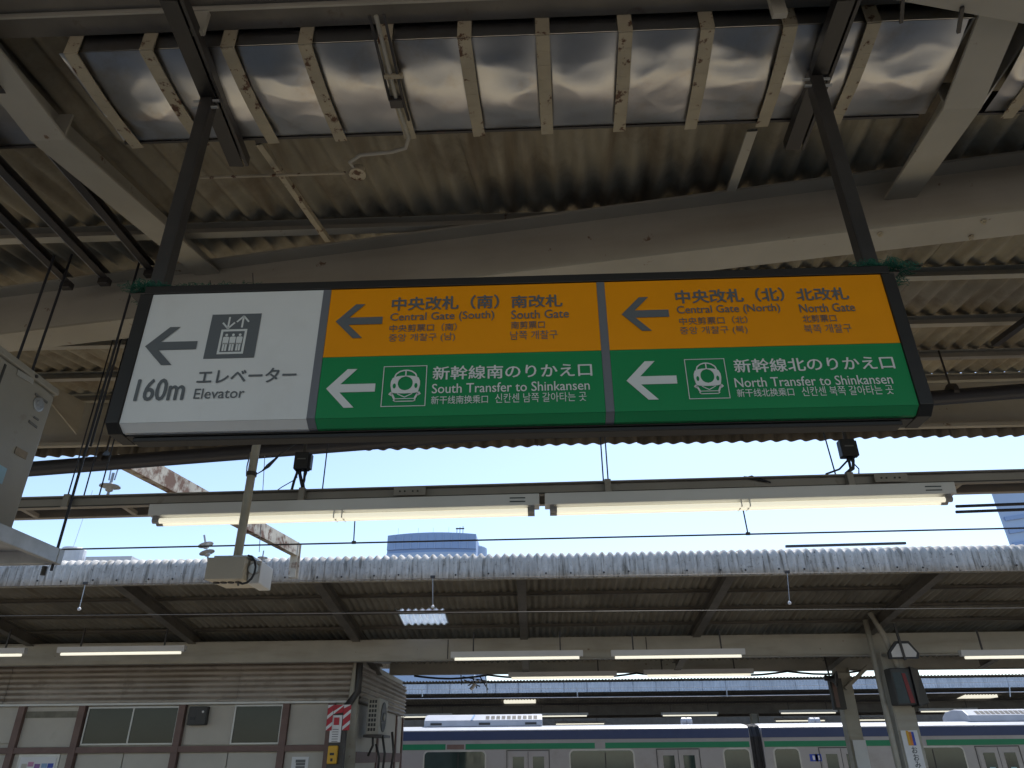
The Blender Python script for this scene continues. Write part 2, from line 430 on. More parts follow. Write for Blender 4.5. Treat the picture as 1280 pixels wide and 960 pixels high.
# thin braces
MB().bar(at(324, 178, Z=3.98), at(410, 300, Z=4.02), .028, .028).build('brace', M['cream_rust'], can)
MB().bar(at(940, 163, Z=4.02), at(914, 238, Z=4.08), .045, .012).build('brace', M['cream'], can)
MB().bar(at(1285, 399, Z=4.25), at(1243, 430, Z=4.28), .05, .04).build('brace', M['dark_steel'], can)
MB().box(*sorted((at(318, 172, Z=3.98).x, at(334, 172, Z=3.98).x)), 2.2, 2.24, 3.97, 3.99).build('bracket', M['dark_steel'], can)
for pxx in (-4.15, -1.2, 1.9):   # eave gusset plates
    MB().prism([(5.05, roof_z(5.05)-.08), (5.85, roof_z(5.85)-.08), (5.85, 4.24), (5.6, 4.3)][::1], lambda u, v, d, q=pxx: Vector((q+d, u, v)), -.006, .006).build('gusset', M['cream'], can)

bm_ = MB()
for xg in (-1.77, 1.86):
    yb = girder_y(xg)
    for sx in (-.22, .22):
        for sy in (-.055, .055):
            q = Vector((xg+sx, girder_y(xg+sx)+sy, 3.7695))
            MB().lathe(q, (0, 0, -1), [(.013, -.001), (.013, .009), (.007, .010), (.007, .018), (0, .018)], 6).build('bolt', M['cream_rust'], can)
# dark stay pipe running below the eave
p = thing('stay_pipe', (0, 5.2, 3.9), 'long dark pipe running slantwise under the canopy eave behind the hanging sign', 'pipe')
MB().tube([at(-60, 594, Y=5.2), at(1340, 484, Y=5.2)], .06, 12).build('pipe', M['cable'], p, smooth=True, auto=60)
for px in (130, 640, 1190):
    q = at(px, 585-px*.0797, Y=5.2)
    MB().tube([q+Vector((-.02, 0, 0)), q+Vector((.02, 0, 0))], .07, 12).build('clamp', M['dark_steel'], p)
    MB().tube([q, (q.x, q.y, roof_z(5.2)-.02)], .008, 6).build('clamp_rod', M['dark_steel'], p)

# ================================================================ stainless trough (bays between rafters)
ZT, YN, YF = 3.95, 1.752, 2.186
def trough(x0, x1, label, straps, seed):
    t = thing('metal_duct', ((x0+x1)/2, 2, ZT), label, 'duct')
    edges = [x0] + [s for s in straps if x0 < s < x1] + [x1]
    for a, b in zip(edges[:-1], edges[1:]):
        nx = max(6, int((b-a)/.010)); ny = 40
        mb = MB(); base = 0
        for i in range(nx+1):
            u = i/nx; x = a+(b-a)*u
            for j in range(ny+1):
                v = j/ny; y = YN+(YF-YN)*v
                edge = min(1, 4*min(v, 1-v))*min(1, (.25+3*min(u, 1-u)))
                q = Vector((x*2.6+seed, y*4.2, seed))
                bulge = math.sin(math.pi*v)*(.020 + .016*math.sin(math.pi*u))
                amp_ = .6+.9*noise.noise(Vector((a*3.1, seed, 5.5)))**2*4
                r = noise.noise(q)*.011*amp_ + (1-abs(noise.noise(q*1.15+Vector((9, 3, 1))))*2)*.007 + noise.noise(q*3.0)*.0016 + (1-abs(noise.noise(q*2.3+Vector((a*5, 2, 7)))))**5*.0016*amp_
                z = ZT - bulge - r*edge
                xs = x + KX*(y-1.95)
                mb.v.append((xs, y, z))
        for i in range(nx):
            for j in range(ny):
                k = i*(ny+1)+j
                mb.f.append((k, k+1, k+ny+2, k+ny+1))
        o = mb.build('duct_panel', M['stainless'], t, smooth=True)
    sx = MB()
    sx.hexa([(x0, YN-.003, ZT+.002), (x1, YN-.003, ZT+.002), (x1, YN, ZT+.002), (x0, YN, ZT+.002), (x0, YN-.003, ZT+.12), (x1, YN-.003, ZT+.12), (x1, YN, ZT+.12), (x0, YN, ZT+.12)])
    sx.build('duct_side', M['stainless'], t)
    MB().box(x0, x1, YF+.001, YF+.012, ZT-.006, ZT+.12).build('duct_lip', M['dark_steel'], t)
    for s in straps:
        if not x0 <= s <= x1: continue
        jit = random.uniform(-.006, .006)
        xa = s + KX*(YN-1.95)*.0; mb = MB()
        mb.bar((s+jit, YN-.012, ZT-.024), (s+jit+.02, YF+.02, ZT-.024), .052, .006) if 0 else None
        for q_ in range(8):
            f0, f1 = q_/8, (q_+1)/8; yy0, yy1 = YN-.014+(YF-YN+.03)*f0, YN-.014+(YF-YN+.03)*f1
            mb.bar((s+jit+.02*f0, yy0, ZT-.022-.017*math.sin(math.pi*f0)), (s+jit+.02*f1, yy1, ZT-.022-.017*math.sin(math.pi*f1)), .050, .006)
        mb.bar((s+jit, YN-.015, ZT-.021), (s+jit, YN-.015, ZT+.12), .052, .006, (0, 1, 0))
        mb.build('strap', M['cream_rust'], t, bevel=.001)
    for xx in (x0, x1):
        MB().box(xx-.004, xx+.004, YN+.001, YF-.001, ZT+.004, ZT+.12).build('duct_end', M['galv'], t)
    return t
strap_px = [(208, 107), (304, 107), (397, 100), (490, 95), (585, 89), (680, 86), (777, 86), (875, 89), (971, 86), (1070, 84), (115, 107)]
straps = sorted(at(x, y, Z=ZT-.024).x for x, y in strap_px)
trough(-1.72, 1.62, 'long dented shiny duct with cream straps, directly above the hanging sign', straps, 3.1)
trough(-4.2, -2.03, 'dark duct bay to the left of the left rafter', [-2.3, -2.62, -2.94], 11.0)
trough(1.86, 4.6, 'short visible piece of shiny duct to the right of the right rafter', [1.96, 2.28, 2.6], 21.0)
# bundle of conduits on the strap near x=490
cd = thing('conduit', at(490, 80, Z=3.91), 'thin cream conduit bending down from the shiny duct to a round junction box', 'conduit')
p0 = at(470, 20, Z=3.905); p1 = at(497, 130, Z=3.90); p2 = at(511, 172, Z=3.92); p3 = at(507, 185, Z=3.93); p4 = at(490, 190, Z=3.93); p5 = at(450, 194, Z=3.93); p6 = at(437, 203, Z=3.93); p7 = at(446, 214, Z=3.93)
MB().tube([p0, p1, p2, p3, p4, p5, p6, p7], .0085, 8).build('conduit_tube', M['cream'], cd, smooth=True)
MB().tube([at(480, 18, Z=3.90), at(505, 130, Z=3.895), at(511, 150, Z=3.91)], .006, 6).build('conduit_tube', M['dark_steel'], cd, smooth=True)
MB().tube([at(462, 20, Z=3.90), at(487, 125, Z=3.895)], .006, 6).build('conduit_tube', M['dark_steel'], cd, smooth=True)
MB().tube([at(432, 216, Z=3.93), at(345, 219, Z=3.93), at(250, 222, Z=3.95)], .0075, 6).build('conduit_tube', M['cream_rust'], cd, smooth=True)
jb = at(447, 216, Z=3.93)
MB().lathe(jb, (0, 0, -1), [(.0, -.03), (.030, -.028), (.030, .0), (.038, .004), (.038, .012), (.025, .014), (0, .014)], 18).build('junction_box', M['cream_rust'], cd, smooth=True, auto=40)
for q in (490,):
    pp = at(492, 95, Z=3.895); MB().bar(pp+Vector((-.035, 0, 0)), pp+Vector((.035, 0, 0)), .018, .012).build('saddle', M['cream_rust'], cd)
    pp = at(497, 128, Z=3.895); MB().box(pp.x-.03, pp.x+.022, pp.y-.02, pp.y+.02, pp.z-.012, pp.z+.018).build('clamp_block', M['dark_steel'], cd, bevel=.003)

# ================================================================ hanging sign
YS = 1.85
SX0, SX1 = at(133, 541, Y=YS).x, at(1157, 518, Y=YS).x
ZTOP = (at(180, 353, Y=YS).z+at(1110, 340, Y=YS).z)/2
ZB = (at(140, 541, Y=YS).z+at(1147, 519, Y=YS).z)/2          # visual bottom of the chamfer
ZF = (at(143, 526, Y=YS).z+at(1148, 506, Y=YS).z)/2          # face bottom
ZP = (at(185, 366, Y=YS).z+at(1105, 346, Y=YS).z)/2          # face top
CH = .030
ZF -= .004
ZC = ZB + CH*.40 if False else ZB + .012
DEP = .135
sign = thing('hanging_sign', ((SX0+SX1)/2, YS+DEP/2, ZTOP), 'long hanging direction sign with white, orange and green panels in a dark frame', 'sign')
# face profile (y offset, z)
PX = [at(172, 440, Y=YS).x, at(397, 440, Y=YS).x, at(757, 440, Y=YS).x, at(1128, 430, Y=YS).x]
xl = (at(185, 366, Y=YS).x + at(160, 520, Y=YS).x)/2; xr = (at(1105, 346, Y=YS).x+at(1143, 502, Y=YS).x)/2
def face(x0, x1, z0, z1, name, m, lab=None, y=0.0):
    o = MB().box(x0, x1, YS+y, YS+y+.012, z0, z1).build(name, m, sign)
    if lab: o['label'] = lab
    return o
def chamfer(x0, x1, m, lab=None, out=0.0):
    mb = MB(); zc = ZC
    mb.hexa([(x0, YS+CH-out, zc), (x1, YS+CH-out, zc), (x1, YS+CH+.015, zc), (x0, YS+CH+.015, zc), (x0, YS-out, ZF-.001), (x1, YS-out, ZF-.001), (x1, YS+.012, ZF-.001), (x0, YS+.012, ZF-.001)])
    o = mb.build('lower_panel_edge', m, sign)
    if lab: o['label'] = lab
d1a = at(398, 450, Y=YS).x; d2a = at(757, 440, Y=YS).x; dw = .0125
zo = (at(402, 445, Y=YS).z + at(1128, 430, Y=YS).z)/2
face(xl, d1a-dw, ZF, ZP, 'sign_panel', M['s_white'], 'white elevator panel')
chamfer(xl, d1a-dw, M['s_white'], 'white lower edge')
face(d1a+dw, d2a-dw, zo, ZP, 'sign_panel', M['s_orange'], 'orange south gate panel')
face(d1a+dw, d2a-dw, ZF, zo-.001, 'sign_panel', M['s_green'], 'green south transfer panel')
chamfer(d1a+dw, d2a-dw, M['s_green'], 'green lower edge')
face(d2a+dw, xr, zo, ZP, 'sign_panel', M['s_orange'], 'orange north gate panel')
face(d2a+dw, xr, ZF, zo-.001, 'sign_panel', M['s_green'], 'green north transfer panel')
chamfer(d2a+dw, xr, M['s_green'], 'green lower edge')
for dx in (d1a, d2a):
    face(dx-dw+.0005, dx+dw-.0005, ZF, ZP, 'divider', M['s_div'], y=-.0015)
    chamfer(dx-dw+.0005, dx+dw-.0005, M['s_div'], out=.0015)
# frame
fr = .028
MB().box(xl-fr, xr+fr, YS-.006, YS+DEP, ZP+.001, ZTOP).build('frame', M['sign_frame'], sign, bevel=.002)
for sx, a, b in ((0, xl-fr-.012, xl-.001), (1, xr+.001, xr+fr+.012)):
    mb = MB()
    prof = [(YS-.006, ZP+.0005), (YS-.006, ZF), (YS+CH-.006, ZC-.006), (YS+DEP-CH, ZC-.006), (YS+DEP, ZF), (YS+DEP, ZP+.0005)]
    mb.prism(prof, lambda u, v, d: Vector((d, u, v)), a, b)
    mb.build('frame', M['sign_frame'], sign, bevel=.002)
MB().box(xl, xr, YS+CH+.016, YS+DEP-.03, ZC-.004, ZC+.004).build('underside', M['sign_frame'], sign)
MB().box(xl+.02, xr-.03, YS+CH+.02, YS+DEP-.04, ZC-.019, ZC-.005).build('bottom_rail', M['sign_frame'], sign, bevel=.003)
MB().box(xl, xr, YS+.08, YS+DEP-.02, ZC+.005, ZP).build('light_box_body', M['sign_frame'], sign)
for (pb, pt) in (((205, 345), (263, 115)), ((1083, 320), (1018, 105))):
    q = at(*pb, Y=YS+.085); q2 = at(*pt, Y=YS+.085); x = (q.x+q2.x)/2
    MB().bar((x, YS+.085, ZTOP-.001), (x, YS+.085, 3.915), .050, .050, (0, 1, 0)).build('hanger_pipe', M['dark_steel'], sign, bevel=.006)
    MB().box(x-.06, x+.06, YS+.03, YS+.14, ZTOP, ZTOP+.008).build('mounting_plate', M['dark_steel'], sign)
    for zz in (.0, .035):
        MB().tube([(x-.05, YS+.07, 3.83+zz), (x+.05, YS+.07, 3.83+zz)], .006, 6).build('bolt', M['galv'], sign)

def quad_text(txt, pl, pr, ph, name='lettering', m='s_grey', bold=0.0, parent=None, y=None, shear=0, spacing=1.0):
    """text on the sign plane between two picture positions (mid-left, mid-right), ph = height in picture pixels"""
    y = YS if y is None else y
    parent = parent or sign
    a = at(pl[0], pl[1], Y=y); b = at(pr[0], pr[1], Y=y)
    ph *= .84; top = at((pl[0]+pr[0])/2, (pl[1]+pr[1])/2-ph/2, Y=y); bot = at((pl[0]+pr[0])/2, (pl[1]+pr[1])/2+ph/2, Y=y)
    rect_text(txt, a.x, b.x, bot.z, top.z, y-.0022, name, m, bold, parent, shear)
def text_mesh(txt, bold=0, shear=0, align='LEFT', line=1.0):
    c = bpy.data.curves.new('t', 'FONT'); c.body = txt; c.offset = bold; c.shear = shear; c.align_x = align; c.space_line = line; c.resolution_u = 3
    o = bpy.data.objects.new('t', c); COL.objects.link(o)
    bpy.context.view_layer.update()
    me = bpy.data.meshes.new_from_object(o.evaluated_get(bpy.context.evaluated_depsgraph_get()))
    bpy.data.objects.remove(o); bpy.data.curves.remove(c)
    return me
def rect_text(txt, x0, x1, z0, z1, y, name, m, bold, parent, shear=0):
    me = text_mesh(txt, 0, shear)
    xs = [v.co.x for v in me.vertices]; ys = [v.co.y for v in me.vertices]
    mx, Mx, my, My = min(xs), max(xs), min(ys), max(ys)
    d = bold*(z1-z0)*1.15
    V = []; F = []
    shifts = [(0, 0)] if bold == 0 else [(0, 0), (-d, 0), (d, 0), (0, d*.7), (0, -d*.7)]
    for i, (dx, dz) in enumerate(shifts):
        n = len(V)
        for v in me.vertices:
            V.append((x0+abs(d) + (v.co.x-mx)/(Mx-mx)*(x1-x0-2*abs(d)) + dx, y-.00012*i, z0 + (v.co.y-my)/(My-my)*(z1-z0) + dz))
        F += [tuple(k+n for k in p.vertices) for p in me.polygons]
    m2 = bpy.data.meshes.new(name); m2.from_pydata(V, [], F); m2.materials.append(M[m]); bpy.data.meshes.remove(me)
    return link(name, m2, parent, fix=False)

T = [
 ('160m', (170, 488), (232, 487), 32, 's_grey', .022), ('エレベーター', (247, 472), (371, 468), 21, 's_grey', .022), ('Elevator', (243, 493), (306, 491), 15, 's_grey', .006),
 ('中央改札（南）', (490, 381.0), (624, 377.0), 20, 's_grey', .024), ('Central Gate (South)', (488, 398.0), (618, 395.0), 14.5, 's_grey', .01),
 ('中央剪票口（南）', (487, 411.5), (571, 408.5), 11, 's_grey', .003), ('중앙 개찰구 (남)', (486, 424), (569, 421), 13, 's_grey', .0),
 ('南改札', (639, 378.0), (703, 376.0), 18, 's_grey', .024), ('South Gate', (639, 394.0), (711, 392.0), 12.5, 's_grey', .01),
 ('南剪票口', (639, 407.5), (681, 405.5), 11, 's_grey', .003), ('남쪽 개찰구', (638, 420), (697, 418), 13, 's_grey', .0),
 ('新幹線南のりかえ口', (541, 467.0), (740, 462.0), 20, 's_wprint', .016), ('South Transfer to Shinkansen', (540, 486.5), (737, 481.5), 14, 's_wprint', .008),
 ('新干线南换乘口', (539, 501), (610, 499), 12, 's_wprint', .004), ('신칸센 남쪽 갈아타는 곳', (619, 499), (733, 495), 14, 's_wprint', 0),
 ('中央改札（北）', (844, 372.0), (980, 368.0), 20, 's_grey', .024), ('Central Gate (North)', (846, 389.0), (975, 386.0), 14.5, 's_grey', .01),
 ('中央剪票口（北）', (849, 402.5), (934, 399.5), 11, 's_grey', .003), ('중앙 개찰구 (북)', (850, 415), (934, 412), 13, 's_grey', .0),
 ('北改札', (995, 369.0), (1060, 367.0), 18, 's_grey', .024), ('North Gate', (999, 386.0), (1068, 384.0), 12.5, 's_grey', .01),
 ('北剪票口', (1003, 399.5), (1045, 397.5), 11, 's_grey', .003), ('북쪽 개찰구', (1005, 412), (1064, 410), 13, 's_grey', .0),
 ('新幹線北のりかえ口', (917, 458.0), (1117, 453.0), 20, 's_wprint', .016), ('North Transfer to Shinkansen', (918, 478.5), (1115, 474.5), 14, 's_wprint', .008),
 ('新干线北换乘口', (921, 492), (992, 490), 12, 's_wprint', .004), ('신칸센 북쪽 갈아타는 곳', (1002, 490), (1116, 487), 14, 's_wprint', 0)]
for t_, pl, pr, ph, mm, bo in T: quad_text(t_, pl, pr, ph, m=mm, bold=bo)

def plane_poly(polys, m, name, y=None, parent=None, th=.0008):
    mb = MB(); y = YS-.0022 if y is None else y
    for pl in polys: mb.prism(pl, lambda u, v, d: Vector((u, y-d, v)), 0, th)
    return mb.build(name, m, parent or sign)
def arrow(xl_, xr_, yc, h, m):
    a = at(xl_, yc, Y=YS); b = at(xr_, yc, Y=YS); t = at((xl_+xr_)/2, yc-h/2, Y=YS).z; bo = at((xl_+xr_)/2, yc+h/2, Y=YS).z
    W = b.x-a.x; Hh = t-bo; zc = (t+bo)/2
    pts = [(0, 0), (.40, .5), (.60, .5), (.28, .105), (1, .105), (1, -.105), (.28, -.105), (.60, -.5), (.40, -.5)]
    q = [(a.x+W*u, zc+Hh*v) for u, v in pts]
    # split in convex pieces
    plane_poly([[q[0], q[8], q[7], q[6], ], [q[0], q[3], q[2], q[1]], [q[0], q[6], q[5], q[4], q[3]]], M[m], 'arrow')
arrow(182, 246, 433, 47, 's_grey'); arrow(420, 478, 402, 42, 's_grey'); arrow(408, 469, 486, 48, 's_wprint')
arrow(777, 836, 393, 42, 's_grey'); arrow(783, 846, 476, 48, 's_wprint')

# elevator pictogram
a = at(260, 422, Y=YS).x; b = at(322.5, 420, Y=YS).x; z1 = at(295, 393, Y=YS).z; z0 = at(286, 448, Y=YS).z
plane_poly([[(a, z0), (b, z0), (b, z1), (a, z1)]], M['s_grey'], 'pictogram_square', y=YS-.0012)
W, Hh = b-a, z1-z0
def E(u, v): return (a+W*u, z0+Hh*v)
def ln(u0, v0, u1, v1, t):
    A, B = Vector(E(u0, v0)), Vector(E(u1, v1)); n = (B-A).normalized(); n = Vector((-n.y, n.x))*t/2*W
    return [tuple(A-n), tuple(B-n), tuple(B+n), tuple(A+n)]
polys = [ln(.37, .93, .37, .68, .035), ln(.37, .665, .25, .80, .035), ln(.37, .665, .49, .80, .035),
         ln(.65, .68, .65, .93, .035), ln(.65, .945, .53, .81, .035), ln(.65, .945, .77, .81, .035),
         ln(.25, .62, .77, .62, .045), ln(.25, .11, .77, .11, .045), ln(.272, .13, .272, .60, .045), ln(.748, .13, .748, .60, .045)]
for cx in (.375, .51, .645):
    polys += [[E(cx-.028+.028*(1+math.cos(t*math.pi/4)), .515+.03*math.sin(t*math.pi/4)) for t in range(8)],
              [E(cx-.055, .31), E(cx+.055, .31), E(cx+.060, .46), E(cx+.04, .475), E(cx-.04, .475), E(cx-.060, .46)],
              ln(cx-.025, .16, cx-.025, .33, .038), ln(cx+.027, .16, cx+.027, .33, .038)]
plane_poly(polys, M['s_wprint'], 'pictogram', y=YS-.0022)
# bullet train pictogram
def train_icon(px0, py0, px1, py1):
    a = at(px0, (py0+py1)/2, Y=YS).x; b = at(px1, (py0+py1)/2, Y=YS).x; z1 = at((px0+px1)/2, py0, Y=YS).z; z0 = at((px0+px1)/2, py1, Y=YS).z
    W, Hh = b-a, z1-z0
    def E(u, v): return (a+W*u, z0+Hh*v)
    def ln(u0, v0, u1, v1, t):
        A, B = Vector(E(u0, v0)), Vector(E(u1, v1)); n = (B-A).normalized(); n = Vector((-n.y, n.x))*t/2*W
        return [tuple(A-n), tuple(B-n), tuple(B+n), tuple(A+n)]
    P = [ln(0, .008, 1, .008, .018), ln(0, .992, 1, .992, .018), ln(.009, .02, .009, .98, .018), ln(.991, .02, .991, .98, .018)]
    # body outline radius by angle, ring to the central circle, built of quads
    cx, cy, rc = .52, .565, .170
    out = [(.52, .90), (.40, .885), (.30, .83), (.245, .745)]
    def body(u):   # outer outline points by angle
        return u
    outer = [(.52, .755), (.40, .75), (.28, .73), (.225, .70), (.19, .62), (.185, .52), (.205, .42), (.225, .345), (.30, .325), (.40, .318), (.52, .315)]
    outer = outer + [(1.04-x, y) for x, y in outer[-2:0:-1]]
    n = len(outer)
    for i in range(n):
        o0, o1 = outer[i], outer[(i+1) % n]
        a0 = math.atan2(o0[1]-cy, o0[0]-cx); a1 = math.atan2(o1[1]-cy, o1[0]-cx)
        i0 = (cx+rc*math.cos(a0), cy+rc*1.02*math.sin(a0)); i1 = (cx+rc*math.cos(a1), cy+rc*1.02*math.sin(a1))
        P.append([E(*o0), E(*o1), E(*i1), E(*i0)])
    arc = [(.27, .725), (.30, .80), (.38, .86), (.46, .885), (.52, .89), (.58, .885), (.66, .86), (.74, .80), (.77, .725)]
    for p, q in zip(arc[:-1], arc[1:]): P.append(ln(p[0], p[1], q[0], q[1], .032))
    P.append(ln(.52, .75, .52, .88, .03))
    P += [ln(.175, .33, .235, .29, .075), ln(.225, .32, .30, .17, .045), ln(.865, .33, .805, .29, .075), ln(.815, .32, .74, .17, .045),
          ln(.30, .19, .74, .19, .018), ln(.30, .125, .74, .125, .022), ln(.35, .31, .52, .225, .02), ln(.69, .31, .52, .225, .02), ln(.27, .16, .32, .12, .025), ln(.77, .16, .72, .12, .025)]
    plane_poly(P, M['s_wprint'], 'pictogram')
    for cx_ in (.275, .765):
        plane_poly([[E(cx_+.036*math.cos(t*math.pi/5), .50+.062*math.sin(t*math.pi/5)) for t in range(10)]], M['s_green'], 'pictogram_lamp', y=YS-.0032)
train_icon(478, 458, 533, 508.5)
train_icon(858, 449, 909, 499)

# support channels for the sign, bolted across under the duct
for (pa, pb, lab) in (((212, -5), (297, 203), 'dark steel channel under the duct holding the left sign hanger'), ((1056, -5), (989, 182), 'dark steel channel under the duct holding the right sign hanger')):
    A = at(*pa, Z=3.90); B = at(*pb, Z=3.90)
    t = thing('support_channel', (A+B)/2, lab, 'steel channel')
    MB().channel(A, B, .060, .05, .006, up=(0, 0, 1)).build('channel', M['black_steel'], t)
    MB().channel(A+Vector((.045, 0, 0)), B+Vector((.045, 0, 0)), .012, .05, .004, up=(0, 0, 1), open_=-1).build('channel_flange', M['dark_steel'], t)
    m_ = A.lerp(B, .45)
    MB().box(m_.x-.05, m_.x+.05, m_.y-.03, m_.y+.03, 3.926, 3.94).build('clip', M['dark_steel'], t, bevel=.003)
# green bird netting remnants on the sign top
def netting(x0, x1, dens, lab, hmax):
    mb = MB()
    for i in range(int(dens*1.8)):
        x = random.uniform(x0, x1); y = YS+random.uniform(-.010, .115)
        edge = math.sin(math.pi*(x-x0)/(x1-x0))**.5
        h = random.random()**1.3*hmax*.75*edge; L_ = random.uniform(-.035, .035)
        pts = []
        for k in range(6):
            t_ = k/5; pts.append((x+L_*t_+random.uniform(-.004, .004), y+random.uniform(-.006, .006), ZTOP+.002+h*math.sin(math.pi*t_*.95)))
        mb.tube(pts, .0009, 3, cap=False)
    o = mb.build('bird_netting', M['net']); return tag(o, lab, 'netting')
xh1 = sign and at(205, 345, Y=YS+.085).x
xh2 = at(1083, 320, Y=YS+.085).x
netting(xh1-.06, xh1+.07, 260, 'torn green netting bunched round the left sign hanger foot', .05)
netting(xh1+.05, xh1+.40, 160, 'thin torn green netting strip along the sign top above the white panel', .022)
netting(xh2-.10, xh2+.09, 320, 'torn green netting bunched round the right sign hanger foot', .05)
for i, (px, py, h) in enumerate(((266, 356, .035), (272, 356, .02), (318, 354, .06))):
    p = at(px, py, Y=YS+.02)
    tag(MB().tube([(p.x, YS+.02, ZTOP), (p.x-.006, YS+.02, ZTOP+h*.5), (p.x-.012, YS+.02, ZTOP+h)], .0016, 5).build('wire_end', M['dark_steel']),
        ['short wire end sticking up from the sign top, leftmost of three', 'shortest wire end on the sign top, middle of three', 'tallest wire end sticking up from the sign top, right of the other two'][i], 'wire')

# ================================================================ strut channels and rods at the left
cols = [((8, 118), (190, 335), 'nearest the left rafter, with an edge highlight strip'), ((-20, 185), (133, 345), 'in the middle of the three'), ((-60, 205), (86, 350), 'leftmost of the three')]
for pa, pb, lab in cols:
    B = at(*pb, Y=3.28); A = B + (at(*pa, Z=B.z-.18)-B)*1.25
    t = thing('strut_channel', A.lerp(B, .5), 'black slotted channel strut left of the sign, '+lab, 'steel channel')
    MB().channel(A, B, .041, .041, .004).build('channel', M['dark_steel'], t)
    MB().bar(A+Vector((-.024, 0, -.02)), B+Vector((-.024, 0, -.02)), .004, .004).build('edge_highlight', M['galv'], t)  # pale strip standing in for the light glinting along the channel
    MB().box(B.x-.03, B.x+.03, B.y-.02, B.y+.02, B.z-.06, B.z-.021).build('beam_clamp', M['dark_steel'], t, bevel=.003)

# ================================================================ outdoor air conditioner on the left
XA = -2.44
ya0, ya1, za0, za1 = 2.28, 3.20, 2.47, 3.235
za1 = at(72, 487, Y=3.2).z; za0 = at(10, 675, Y=3.2).z
ac = thing('air_conditioner', (XA-.17, 2.8, za0), 'weathered beige outdoor air conditioner unit on a hung tray at the left edge', 'air conditioner')
ya0 = 2.30
MB().box(XA-.34, XA, ya0, ya1, za0, za1-.035).build('casing', M['ac'], ac, bevel=.012)
MB().box(XA-.35, XA+.010, ya0-.01, ya1+.01, za1-.034, za1).build('lid', M['ac'], ac, bevel=.006)
for yy in (2.62, 3.02): MB().tube([(XA+.008, yy, za1-.02), (XA+.016, yy, za1-.02)], .009, 8).build('screw', M['dark_steel'], ac)
yc, zc, rr = 2.52, za0+.38, .27
MB().lathe((XA, yc, zc), (1, 0, 0), [(rr, 0), (rr, .006), (rr-.02, .008), (rr-.025, -.0), (0, .0)], 40).build('fan_ring', M['grille'], ac)
mb = MB()
for k in range(14):
    r = .03+k*.0175; n = 36
    mb.tube([(XA+.011, yc+r*math.cos(2*math.pi*i/n), zc+r*math.sin(2*math.pi*i/n)) for i in range(n+1)], .0028, 4, cap=False)
for k in range(8):
    t_ = math.pi*k/4+.2; mb.tube([(XA+.010, yc, zc), (XA+.010, yc+.26*math.cos(t_), zc+.26*math.sin(t_))], .003, 4)
mb.build('fan_grille', M['ac'], ac)
MB().box(XA-.001, XA+.004, 2.82, 2.832, za0+.03, za1-.06).build('panel_seam', M['grille'], ac)
def onac(px, py): q = at(px, py, X=XA); return q
def acstrip(pa, pb, h, m, name):
    A, B = onac(*pa), onac(*pb)
    o = MB().hexa([(XA+.002, A.y, A.z-h), (XA+.002, B.y, B.z-h), (XA+.002, B.y, B.z), (XA+.002, A.y, A.z), (XA+.004, A.y, A.z-h), (XA+.004, B.y, B.z-h), (XA+.004, B.y, B.z), (XA+.004, A.y, A.z)]).build(name, m, ac)
em = onac(48, 505)
MB().lathe((XA, em.y, em.z), (1, 0, 0), [(.038, 0), (.038, .004), (.030, .006), (.016, .006), (.014, .010), (0, .010)], 24).build('round_emblem', M['galv'], ac)
acstrip((44, 491), (59, 502), .012, M['print'], 'printed_line'); acstrip((42, 520), (48, 524), .010, M['print'], 'printed_line'); acstrip((36, 525), (46, 533), .012, M['print'], 'printed_line')
acstrip((20, 558), (34, 566), .035, M['ocher'], 'caution_label'); acstrip((-2, 580), (8, 586), .075, M['sticker'], 'sticker')
acstrip((22, 462), (42, 474), .028, M['alu'], 'name_plate')
for yy in (2.4, 2.95): MB().box(XA-.30, XA-.02, yy-.02, yy+.02, za0-.03, za0-.001).build('foot', M['dark_steel'], ac)
# tray
tz = at(78, 701, Y=3.28).z
tray = thing('hanging_tray', (XA-.2, 2.8, tz), 'grey steel tray hung on rods below the air conditioner at the left edge', 'tray')
xt = at(78, 701, Y=3.28).x
TH_ = za0-.031
MB().box(XA-.5, xt, 3.24, 3.28, tz-.02, TH_).build('tray_beam', M['galv'], tray, bevel=.003)
MB().box(XA-.5, xt-.0, 2.2, 2.24, tz-.02, TH_).build('tray_beam', M['galv'], tray, bevel=.003)
MB().box(XA-.5, xt-.04, 2.241, 3.239, TH_-.012, TH_-.004).build('tray_plate', M['galv'], tray)
MB().box(xt-.03, xt-.001, 2.241, 3.239, tz-.02, TH_-.002).build('tray_side', M['galv'], tray, bevel=.003)
def rod(pa, ztop, zbot, Y, lab, r=.0065, extra=None):
    q = at(*pa, Y=Y)
    o = MB().tube([(q.x, Y, zbot), (q.x, Y, ztop)], r, 8).build('suspension_rod', M['cable'], smooth=True, auto=60)
    return tag(o, lab, 'rod')
rod((85, 640), roof_z(3.26)-.05, tz-.05, 3.26, 'long dark rod rising from the tray corner beside the air conditioner')
rod((25, 440), roof_z(3.0)-.2, za1-.0+.005, 3.0, 'dark rod above the air conditioner at the far left, leftmost of the three upper rods')
rod((55, 420), roof_z(3.15)-.1, za1+.006, 3.15, 'dark rod above the air conditioner, second from the left edge')
rod((155, 410), roof_z(3.6)-.05, 3.15, 3.6, 'short dark rod beside the left end of the sign')
q = at(176, 478, Y=3.28)
MB().tube([(xt-.06, 3.26, tz-.03), (xt-.06, 3.26, tz-.07)], .012, 6).build('rod_nut', M['dark_steel'], tray)

